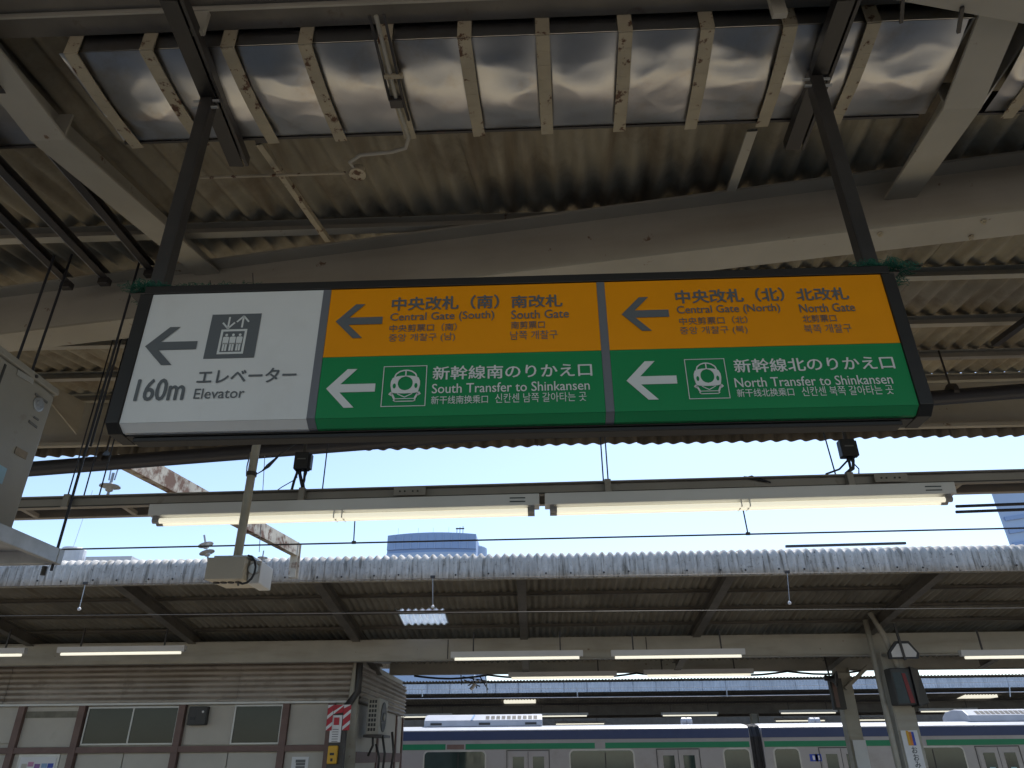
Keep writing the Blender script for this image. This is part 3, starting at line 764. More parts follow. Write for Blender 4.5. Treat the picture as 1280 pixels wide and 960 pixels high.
# ================================================================ raceway with two lamps over the platform edge
YL = 4.26
def rz(x): return .5*(at(190, 632, Y=YL).z + at(1190, 605, Y=YL).z) + .0085*x
rc = thing('cable_raceway', (0, YL, 3.1), 'long grey cable raceway spanning the view and carrying the two big fluorescent lamps', 'raceway')
for yy, nm in ((YL, 'raceway_side'), (YL+.20, 'raceway_side')):
    MB().channel((-8, yy, rz(-8)+.035), (9, yy, rz(9)+.035), .04, .072, .004, open_=1).build(nm, M['raceway'], rc)
MB().bar((-8, YL+.1, rz(-8)+.074), (9, YL+.1, rz(9)+.074), .235, .004).build('raceway_cover', M['raceway'], rc)
for k in range(26):
    x = -7.8+k*.65
    MB().bar((x, YL+.022, rz(x)+.018), (x, YL+.178, rz(x)+.012), .03, .025).build('rung', M['raceway'], rc)
MB().bar((-8, YL-.024, rz(-8)+.004), (9, YL-.024, rz(9)+.004), .004, .006).build('raceway_lip', M['dark_steel'], rc)
for pxx in (512, 1115):
    q = at(pxx, 617-.024*(pxx-500)+0, Y=YL-.025)
    MB().box(q.x-.10, q.x+.10, YL-.030, YL-.022, rz(q.x)+.012, rz(q.x)+.064).build('cover_plate', M['raceway'], rc, bevel=.002)
    for k in (-.06, -.03, .02, .05): MB().tube([(q.x+k, YL-.034, rz(q.x)+.038), (q.x+k, YL-.029, rz(q.x)+.038)], .006, 6).build('plate_screw', M['dark_steel'], rc)
for pxx in (87, 378, 760, 1066):
    q = at(pxx, 610, Y=YL-.025); MB().box(q.x-.02, q.x+.02, YL-.034, YL+.005, rz(q.x)-.004, rz(q.x)+.082).build('rod_clamp', M['raceway'], rc, bevel=.003)
def big_lamp(xa, xb, lab, tags=True):
    t = thing('fluorescent_lamp', ((xa+xb)/2, YL, rz(0)), lab, 'lamp', 'two big fluorescent lamps under the raceway')
    mb = MB(); P = []
    yy0, yy1 = YL-.055, YL+.055
    def zz(x, d): return rz(x)+d
    prof = [(-.060, -.012), (-.052, -.082), (.052, -.082), (.060, -.012)]
    base = [(xa, u, v) for u, v in prof] + [(xb, u, v) for u, v in prof]
    vs = [(x, YL+u, rz(x)+v+.004) for x, u, v in base]
    mb.add(vs, [(0, 1, 2, 3), (7, 6, 5, 4), (0, 4, 5, 1), (1, 5, 6, 2), (2, 6, 7, 3), (3, 7, 4, 0)])
    mb.build('lamp_housing', M['white_enamel'], t, bevel=.004)
    for s in (-1, 1):
        MB().tube([(xa+.07, YL+s*.028, rz(xa)-.108), (xb-.07, YL+s*.028, rz(xb)-.108)], .0165, 14).build('lamp_tube', M['tube'], t, smooth=True, auto=60)
        for x, d in ((xa, 1), (xb, -1)):
            MB().tube([(x+d*.03, YL+s*.028, rz(x)-.104), (x+d*.072, YL+s*.028, rz(x)-.104)], .021, 10).build('lamp_socket', M['socket'], t)
            MB().box(min(x+d*.03, x+d*.055), max(x+d*.03, x+d*.055), YL+s*.028-.014, YL+s*.028+.014, rz(x)-.105, rz(x)-.078).build('lamp_socket', M['socket'], t, bevel=.003)
    xm = (xa+xb)/2
    for s in (-.05, 0): MB().bar((xm+s, YL-.05, rz(xm)-.100), (xm+s, YL+.05, rz(xm)-.100), .006, .045).build('tube_clip', M['white_enamel'], t)
    xs = xb-.13
    for dz in (-.034, -.056): MB().box(xs-.05, xs+.045, YL-.0605+.002*(dz < -.05), YL-.055, rz(xs)+dz-.003, rz(xs)+dz+.003).build('printed_line', M['teal'], t)
    return t
xa = at(190, 645, Y=YL).x; xm1 = at(675.5, 632, Y=YL).x; xm2 = at(679.5, 632, Y=YL).x; xb = at(1190, 617, Y=YL).x
big_lamp(xa, xm1-.006, 'left one of the two big lit fluorescent lamps hanging below the sign')
big_lamp(xm2+.008, xb, 'right one of the two big lit fluorescent lamps hanging below the sign')
# rods holding the raceway
for i, (px, lab) in enumerate(((87, 'raceway rod near the left edge behind the air conditioner'), (107, 'thin raceway rod just right of the one behind the air conditioner'), (126, 'thin rod just left of the big disc insulator'),
                               (403, 'thin raceway rod right of the left black junction box'), (755, 'left one of the pair of thin rods behind the middle of the sign'), (761, 'right one of the pair of thin rods behind the middle of the sign'),
                               (1049, 'thin raceway rod left of the right black junction box'))):
    q = at(px, 612, Y=YL+.02)
    dx = .10 if px == 1049 else 0
    tag(MB().tube([(q.x, YL+.02, rz(q.x)+.06), (q.x-dx*.2, YL+.02, 3.5), (q.x-dx, YL+.02, roof_z(YL))], .0045, 6).build('suspension_rod', M['cable'], smooth=True), lab, 'rod')
# black junction boxes with cables
def black_box(px, py, lab, flip):
    q = at(px, py, Y=YL); t = thing('junction_box', q, lab, 'junction box', 'black junction boxes above the raceway')
    w_, h_ = .052, .058
    MB().box(q.x-w_, q.x+w_*.8, YL-.03, YL+.035, q.z-h_, q.z+h_).build('box', M['black'], t, bevel=.008)
    MB().box(q.x+w_*.8, q.x+w_*1.05, YL-.02, YL+.03, q.z-h_*.9, q.z+h_*.85).build('side_cover', M['cable'], t, bevel=.005)
    MB().box(q.x-.03, q.x+.024, YL-.0325, YL-.0305, q.z+.004, q.z+.012).build('printed_line', M['print'], t)
    MB().tube([(q.x, YL, q.z+h_), (q.x, YL, roof_z(YL))], .012, 8).build('mounting_rod', M['dark_steel'], t)
    zr = rz(q.x)+.068
    defs = [(-.03, -.048, .009), (-.012, .022, .011), (.02, .012, .009), (.03, .03, .006)] if not flip else [(-.02, -.17, .006), (-.012, -.05, .009), (.01, -.045, .006), (.02, -.04, .005), (.0, .03, .004)]
    for a_, b_, r_ in defs:
        p0 = Vector((q.x+a_, YL, q.z-h_)); p3 = Vector((q.x+b_, YL, zr))
        mid = p0.lerp(p3, .5)+Vector((random.uniform(-.02, .012), random.uniform(-.01, .01), .0))
        if flip: mid = p0.lerp(p3, .55)+Vector((.02, 0, -.01))
        MB().tube([p0, p0+Vector((0, 0, -.02)), mid, p3+Vector((0, 0, .015)), p3], r_, 8).build('cable', M['cable'], t, smooth=True)
    return t
black_box(379, 577, 'black junction box with thick cables, above the left lamp', 0)
black_box(1060, 561, 'black junction box with splayed cables, above the right lamp', 1)
tag(MB().tube([at(345, 614, Y=YL), at(352, 609, Y=YL), at(366, 601, Y=YL), at(372, 596, Y=YL)], .003, 6).build('loose_wire', M['cable'], smooth=True), 'loose thin wire curving up to the left black junction box', 'wire')
q = at(940, 597, Y=YL); mb = MB()
for k in range(5):
    p0 = q+Vector((-.05+.012*k, random.uniform(-.01, .01), .005-.004*k)); mb.tube([p0, p0+Vector((.04, 0, random.uniform(-.01, .012))), p0+Vector((.07+.01*k, 0, -.012-.003*k))], .005, 5)
tag(mb.build('cable_tangle', M['cable'], smooth=True), 'small dark tangle of cable ends lying on the raceway', 'cable')
# cables beyond right end of the lamp, cable right of lamp
for k, dy in enumerate((0, .05)):
    A = at(1195, 633+7*k, Y=YL+dy); B = at(1330, 628+7*k, Y=YL+dy)
    tag(MB().tube([A, B, B+(B-A)*2], .009, 6).build('cable', M['cable'], smooth=True), ['upper', 'lower'][k]+' dark cable running right from the end of the right lamp', 'cable')
# thin cable under the lamps with droppers
cw = thing('support_cable', at(640, 671, Y=YL+.3), 'thin dark cable strung below the two big lamps', 'cable')
ca = lambda px: at(px, 688.5-.0222*px, Y=YL+.3)
MB().tube([ca(55), ca(400), ca(800), ca(1330)], .0052, 6).build('cable', M['cable'], cw, smooth=True)
for px in (442, 935):
    p = ca(px); MB().tube([p, (p.x+(-.008), p.y, rz(p.x)+.02)], .0045, 6).build('dropper', M['cable'], cw)
    MB().box(p.x-.012, p.x+.014, p.y-.006, p.y+.006, p.z-.006, p.z+.012).build('clip', M['cable'], cw)

# ================================================================ pole with beige equipment box
YP = 3.9
xq = at(309, 625, Y=YP).x
pb = thing('pole_box', (xq, YP, 3.0), 'beige equipment box with four holes on a cream pole before the left lamp', 'equipment box')
zbx1 = at(300, 703, Y=YP).z; zbx0 = at(295, 729, Y=YP).z-.0
MB().tube([(xq, YP, zbx1+.01), (xq, YP, roof_z(YP))], .024, 14).build('pole', M['cream'], pb, smooth=True, auto=60)
MB().box(xq-.09, xq+.115, YP-.09, YP+.07, zbx1+.006, zbx1+.016).build('top_plate', M['galv'], pb)
MB().lathe((xq, YP, zbx1+.016), (0, 0, 1), [(.05, 0), (.05, .008), (.03, .014), (.026, .02)], 16).build('flange', M['galv'], pb)
bx0, bx1 = xq-.12, xq+.085
MB().hexa([(bx0+.0, YP-.10, zbx0), (bx1-.0, YP-.10, zbx0), (bx1, YP+.13, zbx0-.0), (bx0+.03, YP+.13, zbx0), (bx0, YP-.10, zbx1+.005), (bx1, YP-.10, zbx1+.005), (bx1, YP+.13, zbx1+.005), (bx0, YP+.13, zbx1+.005)]).build('box', M['beige_box'], pb, bevel=.004)
MB().box(bx1+.004, bx1+.07, YP-.04, YP+.15, zbx0-.012, zbx1-.002).build('side_unit', M['white_enamel'], pb, bevel=.006)
MB().lathe((bx1-.04, YP-.112, (zbx0+zbx1)/2), (0, -1, 0), [(.0, 0), (.0, .001), (.001, .001)], 8)
for k in range(4):
    MB().lathe((bx0+.04+k*.04, YP-.03, zbx0), (0, 0, -1), [(.0175, -.002), (.0175, .006), (.012, .007), (.0, .007)], 16).build('cable_gland', M['dark_steel'], pb)
zm_ = (zbx0+zbx1)/2; pts = [(bx0+.16, YP-.03, zbx0-.006), (bx0+.17, YP-.05, zbx0-.02)] + [(bx1+.012+.055*math.sin(t_), YP-.105, zm_-.008-.075*math.cos(t_)) for t_ in [k_*math.pi/7-.5 for k_ in range(9)]]
MB().lathe((bx1+.035, YP-.042, zm_+.01), (0, -1, 0), [(.034, 0), (.034, .006), (.028, .010), (0, .010)], 18).build('round_cover', M['galv'], pb)
MB().tube(pts, .006, 8).build('cable_loop', M['cable'], pb, smooth=True)
p = Vector((xq, YP, at(308, 593, Y=YP).z))
MB().lathe(p, (0, 0, 1), [(.03, -.012), (.03, .012)], 14).build('clamp_ring', M['dark_steel'], pb)
tag(MB().tube([p+Vector((.03, 0, 0)), p+Vector((.06, 0, .02)), p+Vector((.09, 0, .05)), p+Vector((.16, 0, .13)), p+Vector((.40, .4, .6))], [.003, .004, .012, .003, .003], 6).build('stay_wire', M['cable'], smooth=True), 'stay wire with a dark turnbuckle running up from the cream pole', 'wire')
tag(MB().tube([p+Vector((-.03, 0, 0)), p+Vector((-.035, 0, .05)), p+Vector((-.028, 0, .14))], .004, 6).build('shackle', M['galv'], smooth=True), 'small metal shackle clipped on the left side of the cream pole', 'shackle')
tag(MB().tube([at(331, 570, Y=4.7), at(324, 690, Y=4.7)], .0025, 5).build('thin_wire', M['galv']), 'very thin vertical wire right of the cream pole', 'wire')

# ================================================================ catenary gear over the tracks
def insulator(c, ax, discs, s, lab, parent=None, strap=True):
    t = thing('disc_insulator', c, lab, 'insulator'); ax = Vector(ax).normalized(); c = Vector(c)
    mb = MB()
    for k in range(discs):
        cc = c + ax*k*.14*s
        mb.lathe(cc, ax, [(.02*s, -.05*s), (.045*s, -.035*s), (.05*s, -.01*s), (.125*s, .015*s), (.125*s, .025*s), (.05*s, .03*s), (.03*s, .05*s), (.02*s, .07*s)], 20)
    mb.build('disc', M['porcelain'], t, smooth=True, auto=40)
    MB().tube([c-ax*.14*s, c-ax*.03*s], .018*s, 8).build('end_fitting', M['galv'], t)
    e = c+ax*((discs-1)*.14+.07)*s
    MB().tube([e, e+ax*.13*s], .018*s, 8).build('end_fitting', M['galv'], t)
    if strap:
        MB().tube([e+Vector((-.03, 0, .03)), e+Vector((-.04, 0, .22*s)), e+Vector((.04, 0, .22*s)), e+Vector((.03, 0, .03))], .01*s, 6).build('shackle', M['galv'], t)
    return t
insulator(at(137, 610, Y=7.2), (0, 0, 1), 1, .85, 'grey disc insulator hanging from a shackle at the left, above the raceway')
insulator(at(259, 692, Y=9.0), Vector((-.35, 0, 1)), 2, .75, 'pair of grey disc insulators slanting left of the beige equipment box', strap=False)
insulator(at(326, 712, Y=9.0), (0, 0, 1), 3, .5, 'small string of bright insulators just right of the beige equipment box', strap=False)
arm = thing('rusty_arm', at(260, 630, Y=9), 'rusty cream steel channel arm slanting out over the tracks and bent down at its end', 'steel arm')
A = at(165, 577, Y=6.6); B = at(250, 617, Y=8.3); B2 = at(370, 687, Y=10.9); C_ = Vector((B2.x-.0, B2.y+.03, at(356, 722, Y=10.9).z))
B2.z = A.z + (B2.z-A.z)
MB().channel(A-(B2-A)*.1, B2, .10, .20, .012, open_=-1).build('arm', M['rusty'], arm)
MB().channel(B2+Vector((.0, .0, .10)), C_, .11, .14, .012, up=(0, 1, 0), open_=1).build('arm_end', M['rusty'], arm)
MB().tube([B2+Vector((-.6, -.5, .12)), B2+Vector((-.6, -.5, .20))], .02, 6).build('bolt', M['rusty'], arm)

def wire(pts, r, m, lab, name='overhead_wire'):
    return tag(MB().tube(pts, r, 5).build(name, m, smooth=True), lab, 'wire')
w1 = lambda px: at(px, 733-.0155*px+(4e-6*(px-640)**2-1.6), Y=10.6)
w2 = lambda px: at(px, 770-.0078*px, Y=10.6)
cat = thing('catenary', (0, 10.6, 3.7), 'thin catenary wires strung in front of the opposite canopy, with short white-tipped droppers', 'overhead wires')
MB().tube([w1(p) for p in range(-200, 1500, 100)], .005, 5).build('messenger_wire', M['old_steel'], cat, smooth=True)
MB().tube([w2(p) for p in (-200, 640, 1500)], .005, 5).build('contact_wire', M['old_steel'], cat, smooth=True)
for px, dx, ln_ in ((107, -8, 34), (541, 0, 38), (984, 3, 40)):
    a = w1(px)+Vector((0, -.01, .02)); b = at(px+dx, 733-.0155*px+ln_-4, Y=10.6)
    MB().tube([a, b], .006, 5).build('dropper', M['galv'], cat)
    MB().lathe(b, (0, 0, -1), [(.004, -.03), (.02, -.015), (.026, 0), (.018, .02), (.004, .026)], 10).build('dropper_tip', M['white'], cat, smooth=True)
    MB().box(a.x-.035, a.x+.035, a.y-.015, a.y+.015, a.z-.02, a.z+.02).build('dropper_clamp', M['dark_steel'], cat, bevel=.004)

# ================================================================ opposite canopy
YO = 11.5
def oz(y, y0=YO, c=17.6): return (4.53-.02) - RISE*(y-y0) if y < c else (4.51-RISE*(c-y0)) + RISE*(y-c)
def canopy2(name_label, Y0, c, y1, xr_, sheets, zoff=0.0, mats=('slate', 'slate_out'), n_rows=9):
    t = thing('platform_canopy', (0, Y0, 4.2), name_label, 'canopy')
    return t
oc = canopy2('opposite platform canopy with grey corrugated fascia, seen below the two big lamps', 0, 0, 0, 0, 0)
oc.location = (0, YO, 4.1)
def bent_fascia(m, L=.28, R=.13, amp=.026, seg=8, th=.008):
    path = [(0, 0, 0), (L*.5, 0, 0), (L, 0, 0)]      # height, setback, angle
    for k in range(1, 7):
        a = rad(84)*k/6; path.append((L+R*math.sin(a), R*(1-math.cos(a)), a))
    path.append((path[-1][0]+.02, path[-1][1]+.16, rad(84)))
    n = NW*seg+3; v = []; f = []
    for h, s_, a in path:
        for t_ in (0, th):
            for i in range(n):
                x = i*PITCH/seg; o_ = amp*math.cos(2*math.pi*x/PITCH) - t_
                v.append((x, s_ - o_*math.cos(a), h + o_*math.sin(a)))
    for j in range(len(path)-1):
        for i in range(n-1):
            p = j*2*n+i; q = p+2*n
            f.append((p, p+1, q+1, q)); f.append((p+n, q+n, q+n+1, p+n+1))
        f.append((j*2*n, (j+1)*2*n, (j+1)*2*n+n, j*2*n+n)); e = n-1
        f.append((j*2*n+e, j*2*n+n+e, (j+1)*2*n+n+e, (j+1)*2*n+e))
    for i in range(n-1): f.append((i, n+i, n+i+1, i+1))
    me = bpy.data.meshes.new('fascia_sheet'); me.from_pydata(v, [], f); me.materials.append(m)
    for p in me.polygons: p.use_smooth = True
    return me
fasm = bent_fascia(M['slate_out'])
zf0 = 4.125
for j in range(-14, 15):
    put('fascia_sheet', fasm, oc, (j*PITCH*NW, YO, zf0+random.uniform(-.004, .004)), (0, 0, random.uniform(-.003, .003)))
fx_m = MB().lathe((0, 0, 0), (0, -1, 0), [(.016, 0), (.016, .006), (.008, .008), (.008, .022), (0, .022)], 8).mesh('fixing', M['dark_steel'])
for j in range(-14, 15):
    for q_ in (1, 4):
        if random.random() < .85: put('fixing', fx_m, oc, (j*PITCH*NW+q_*PITCH, YO-.034, zf0+.07+random.uniform(-.01, .01)))
# outer roof sheets, whose sunlit ends show as a bright scalloped line above the fascia
srows = [YO+.16, YO+.76, YO+1.64, YO+2.52, YO+3.40, YO+4.28, YO+5.16, YO+6.1]
SKY = (-.22-.02, YO+1.64)
sk_x = at(522, 777, Y=14.5).x
for i in range(len(srows)-1):
    L = srows[i+1]-srows[i]+.06
    me = get_sheet(L, 'slate_opp', 0.0, -RISE)
    for j in range(-14, 15):
        x = j*PITCH*NW
        if i == 3 and x <= sk_x < x+PITCH*NW:
            skx = x; continue
        put('roof_sheet', me, oc, (x, srows[i], oz(srows[i])+.010 + (j % 2)*.006))
i = 3
me = get_sheet(srows[4]-srows[3]+.06, 'skylight', 0.0, -RISE)
o = put('skylight_sheet', me, oc, (skx, srows[3], oz(srows[3])+.008)); o['label'] = 'bright translucent skylight sheet'
ext = MB()
add_wave_sheet(ext, -40, 40, 17.5, 23.4, lambda y: oz(y)+.01, step=PITCH/4)
add_wave_sheet(ext, -40, -12.6, YO, 17.5, lambda y: oz(y)+.01, step=PITCH/4)
add_wave_sheet(ext, 13.9, 40, YO, 17.5, lambda y: oz(y)+.01, step=PITCH/4)
stuff(ext.build('roof_sheet_run', M['slate'], oc, smooth=True))
for y in srows[1:-1]:
    MB().channel((-20, y, oz(y)-.050), (20, y, oz(y)-.050), .05, .055, .005).build('purlin', M['old_steel'], oc)
MB().bar((-20, YO+.06, 4.135), (20, YO+.06, 4.135), .04, .03).build('eave_angle', M['cream'], oc)
MB().bar((-20, 23.4, 4.3), (20, 23.4, 4.3), .03, .45).build('rear_fascia', M['slate_out'], oc)
for x in (-10.2, -6.9, -3.6, -.27, 3.1, 6.45, 9.8, 13.1):
    y0_, y1_ = YO+.10, 17.4
    MB().ibeam((x, y0_, oz(y0_)-.10-.11), (x-.05, y1_, oz(y1_)-.10-.11), .20, .15, .01, .012).build('rafter', M['old_steel'], oc)
# deep girders
MB().ibeam((-20, 15.0, 3.53), (20, 15.0, 3.50), .40, .18, .012, .016).build('girder', M['cream'], oc)
MB().box(-20, 20, 14.905, 14.911, 3.335, 3.70).build('girder_web_cover', M['cream'], oc)
MB().ibeam((-3.5, 17.9, 3.56), (20, 17.9, 3.52), .42, .18, .012, .016).build('girder', M['cream'], oc)
MB().box(-3.5, 20, 17.80, 17.806, 3.35, 3.74).build('girder_web_cover', M['cream'], oc)
for px in (560, 808): 
    q = at(px, 806, Y=14.9); MB().box(q.x-.008, q.x+.008, 14.897, 14.904, 3.34, 3.70).build('girder_joint', M['dark_steel'], oc)
# posts
def post(px, py, Y, wd, ztop, label, lean=0):
    q = at(px, py, Y=Y); t = thing('canopy_post', (q.x, Y, 0), label, 'post')
    MB().ibeam((q.x, Y, 0), (q.x, Y, ztop), wd, wd*.8, .012, .016, up=(1, 0, 0)).build('column', M['cream'], t)
    MB().box(q.x-wd/2+.02, q.x+wd/2-.02, Y-wd*.4-.004, Y-wd*.4+.01, 0, ztop-.1).build('face_plate', M['cream'], t)
    return t, q
pA, qA = post(1128, 900, 14.6, .38, 3.32, 'wide cream canopy post with the vertical station name plate, right of the thinner post')
MB().tube([(qA.x-.30, 14.5, 0), (qA.x-.30, 14.5, 3.9)], .05, 10).build('downpipe', M['cream'], pA, smooth=True)
pB, qB = post(1063, 900, 17.5, .30, 3.34, 'thinner brownish canopy post with white lower plate, left of the name plate post')
MB().bar((qB.x-.05, 17.3, 2.9), (qB.x+.55, 17.3, 3.36), .07, .08, (0, 1, 0)).build('knee_brace', M['cream'], pB)
q = at(1078, 945, Y=17.33)
MB().box(qB.x-.12, qB.x+.15, 17.30, 17.325, .2, at(1075, 925, Y=17.3).z).build('white_plate', M['white'], pB)
# name plate
npx0, npx1 = qA.x-.16, qA.x+.13; npz = at(1125, 913, Y=14.4).z
npl = thing('station_name_plate', (qA.x, 14.42, npz-1), 'narrow white vertical station name plate with hiragana on the wide post', 'sign')
MB().box(npx0, npx1, 14.415, 14.44, npz-1.6, npz).build('plate', M['white'], npl, bevel=.004)
for k, c in enumerate(('yellow', 'orange', 'blue')):
    x = npx0+.085+k*.045; MB().box(x, x+.043, 14.411, 14.4145, npz-.24, npz-.004-.02*(k != 0)).build('colour_stripe', M[c], npl)
for k, ch in enumerate('おおみや'):
    xx = (npx0+npx1)/2+.02; z1 = npz-.26-k*.115
    rect_text(ch, xx-.05, xx+.05, z1-.10, z1, 14.412, 'lettering', 's_grey', .03, npl)
# departure display, megaphone speaker and small sign on the post
dq = at(1130, 859, Y=14.25)
dis = thing('display_unit', dq, 'dark boxy display with a red stripe hung on the wide post', 'display')
MB().box(dq.x-.25, dq.x+.10, 14.1, 14.36, dq.z-.30, dq.z+.31).build('casing', M['grille'], dis, bevel=.02)
MB().hexa([(dq.x+.10, 14.05, dq.z-.33), (dq.x+.36, 14.2, dq.z-.27), (dq.x+.36, 14.36, dq.z-.27), (dq.x+.10, 14.36, dq.z-.33), (dq.x+.10, 14.05, dq.z+.33), (dq.x+.30, 14.2, dq.z+.30), (dq.x+.30, 14.36, dq.z+.30), (dq.x+.10, 14.36, dq.z+.33)]).build('hood', M['black'], dis, bevel=.01)
MB().box(dq.x-.22, dq.x+.05, 14.094, 14.099, dq.z-.27, dq.z+.24).build('screen', M['teal'], dis)
MB().hexa([(dq.x-.02, 14.085, dq.z-.27), (dq.x+.06, 14.085, dq.z-.27), (dq.x+.06, 14.093, dq.z-.27), (dq.x-.02, 14.093, dq.z-.27), (dq.x-.06, 14.085, dq.z+.22), (dq.x+.0, 14.085, dq.z+.22), (dq.x+.0, 14.093, dq.z+.22), (dq.x-.06, 14.093, dq.z+.22)]).build('red_stripe', M['dim_red'], dis)
MB().tube([(dq.x, 14.3, dq.z+.30), (dq.x-.12, 14.3, 3.6), (dq.x-.28, 14.3, 4.0)], .05, 10).build('support_pipe', M['cream'], dis, smooth=True)
wq = at(1130, 815, Y=14.1)
ws = thing('emblem_sign', wq, 'small white trapezoid sign in a dark frame above the dark display', 'sign')
po = [(-.26, -.10), (.22, -.10), (.25, -.02), (.12, .17), (-.10, .17), (-.26, -.0)]
MB().prism([(wq.x+u*1.08, wq.z+v*1.12) for u, v in po], lambda u, v, d: Vector((u, 14.1+d, v)), .003, .06).build('frame', M['black'], ws)
MB().prism([(wq.x+u*.88, wq.z+v*.85) for u, v in po], lambda u, v, d: Vector((u, 14.1+d, v)), -.006, .002).build('plate', M['white_enamel'], ws)
MB().bar((wq.x-.02, 14.085, wq.z-.14), (wq.x-.06, 14.085, wq.z+.5), .04, .03, (0, 1, 0)).build('bracket', M['dark_steel'], ws)
sq = at(1045, 868, Y=17.2)
sp = thing('display_unit', sq, 'dim slanted display panel with a red stripe left of the thinner post', 'display')
MB().box(sq.x-.10, sq.x+.16, 17.15, 17.3, sq.z-.30, sq.z+.32).build('casing', M['grille'], sp, bevel=.01)
MB().box(sq.x-.06, sq.x+.02, 17.14, 17.149, sq.z-.26, sq.z+.26).build('red_stripe', M['brownframe'], sp)
hq = at(1043, 848, Y=17.0)
hs = thing('horn_speaker', hq, 'black horn speaker hanging below the rear girder left of the thinner post', 'speaker')
MB().lathe(hq+Vector((-.1, 0, 0)), (1, -.6, -.2), [(.02, -.12), (.06, -.10), (.05, 0), (.09, .08), (.17, .14), (.15, .145), (.02, .05)], 18).build('horn', M['black'], hs, smooth=True, auto=40)
MB().tube([hq+Vector((-.1, 0, .05)), hq+Vector((-.12, 0, .45))], .02, 6).build('bracket', M['dark_steel'], hs)

# lamps under the opposite canopy
lamp_proto = {}
def small_lamp(px, py, Y, lab, lit=1, L=2.42, group='fluorescent lamps under the opposite canopy', rod_h=.35):
    q = at(px, py, Y=Y)
    t = thing('fluorescent_lamp', q, lab, 'lamp', group)
    if 'h' not in lamp_proto:
        lamp_proto['h'] = MB().hexa([(-1.21, -.04, -.045), (1.21, -.04, -.045), (1.21, .04, -.045), (-1.21, .04, -.045), (-1.21, -.055, .055), (1.21, -.055, .055), (1.21, .055, .055), (-1.21, .055, .055)]).mesh('lamp_housing', M['white_enamel'])
        lamp_proto['t'] = MB().tube([(-1.14, 0, -.07), (1.14, 0, -.07)], .024, 10).mesh('lamp_tube', M['tube_far'], True)
        lamp_proto['t0'] = MB().tube([(-1.14, 0, -.07), (1.14, 0, -.07)], .024, 10).mesh('lamp_tube_unlit', M['white'], True)
        lamp_proto['r'] = MB().box(-.012, .012, -.012, .012, .056, .4).mesh('lamp_rod', M['dark_steel'])
    put('lamp_housing', lamp_proto['h'], t, q); put('lamp_tube', lamp_proto['t'] if lit else lamp_proto['t0'], t, q)
    for s in (-.8, .8): put('lamp_rod', lamp_proto['r'], t, q+Vector((s, 0, 0)))
    return t
small_lamp(646, 818, 14.0, 'lit lamp under the front girder, left one of the two in the middle')
small_lamp(847, 816, 14.0, 'lit lamp under the front girder, right one of the two in the middle')
small_lamp(1286, 816, 14.0, 'lit lamp under the front girder cut off by the right edge')
small_lamp(152, 812, 14.0, 'lit lamp in front of the corrugated siding at the left')
small_lamp(-46, 815, 14.0, 'lit lamp at the left edge, mostly cut off')
small_lamp(703, 843, 17.3, 'dimmer lamp in the second row under the rear girder, left of two')
small_lamp(873, 840, 17.3, 'dimmer lamp in the second row under the rear girder, right of two')
# cable swags under rear girder
mb = MB()
for k in range(6):
    xa_, xb_ = -2.9+k*1.7, -2.9+(k+1)*1.7
    pts = [(xa_+(xb_-xa_)*i/6, 17.7, 3.31-.07*math.sin(math.pi*i/6)) for i in range(7)]
    mb.tube(pts, .022, 6)
tag(mb.build('swagged_cable', M['black'], smooth=True), 'black cable swagging along the bottom of the rear girder', 'cable')
# messy catenary fitting
mt = thing('wire_fitting', at(605, 850, Y=22), 'tangled silvery wire fitting below the rear girder, left of the middle', 'wire fitting')
for a_, b_ in (((578, 846), (612, 852)), ((580, 850), (600, 858)), ((590, 845), (596, 860)), ((600, 846), (610, 862)), ((576, 842), (577, 856)), ((607, 842), (609, 866)), ((585, 857), (598, 850))):
    MB().tube([at(*a_, Y=22), at(*b_, Y=22.1)], .018, 5).build('rod', M['galv'] if a_[0] % 2 else M['dark_steel'], mt)
MB().tube([at(588, 862, Y=22), at(594, 855, Y=22)], .05, 8).build('insulator', M['white'], mt)

# ================================================================ building on the opposite platform
YB = 15.6
XE = -3.72
bl = thing('station_building', (-9, YB, 0), 'platform building at lower left with brown framed panels, dark windows and corrugated siding', 'building')
zb1, zb0 = 3.43, 2.66
MB().box(-22, XE-.02, YB+.06, 21.0, 0, 3.50).build('wall', M['panel'], bl)
# horizontal corrugated siding, four long sheets
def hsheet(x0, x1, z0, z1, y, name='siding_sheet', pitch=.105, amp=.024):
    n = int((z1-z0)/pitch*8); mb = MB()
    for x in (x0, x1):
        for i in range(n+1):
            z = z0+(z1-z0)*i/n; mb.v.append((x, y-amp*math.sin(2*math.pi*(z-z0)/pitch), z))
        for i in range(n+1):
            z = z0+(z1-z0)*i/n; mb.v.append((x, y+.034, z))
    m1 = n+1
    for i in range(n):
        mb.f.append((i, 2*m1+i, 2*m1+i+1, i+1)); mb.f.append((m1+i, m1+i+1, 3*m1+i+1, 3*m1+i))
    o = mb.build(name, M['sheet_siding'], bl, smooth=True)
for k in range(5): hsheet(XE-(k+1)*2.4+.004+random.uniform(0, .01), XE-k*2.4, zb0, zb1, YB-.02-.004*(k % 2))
MB().box(-16, XE+.03, YB-.05, YB+.05, zb1+.001, zb1+.03).build('flashing', M['alu'], bl)
MB().box(-16, XE+.03, YB-.06, YB+.05, zb0-.04, zb0-.001).build('flashing', M['alu'], bl)
MB().box(XE+.001, XE+.05, YB-.05, YB-.005, zb0-.04, zb1).build('corner_trim', M['alu'], bl)
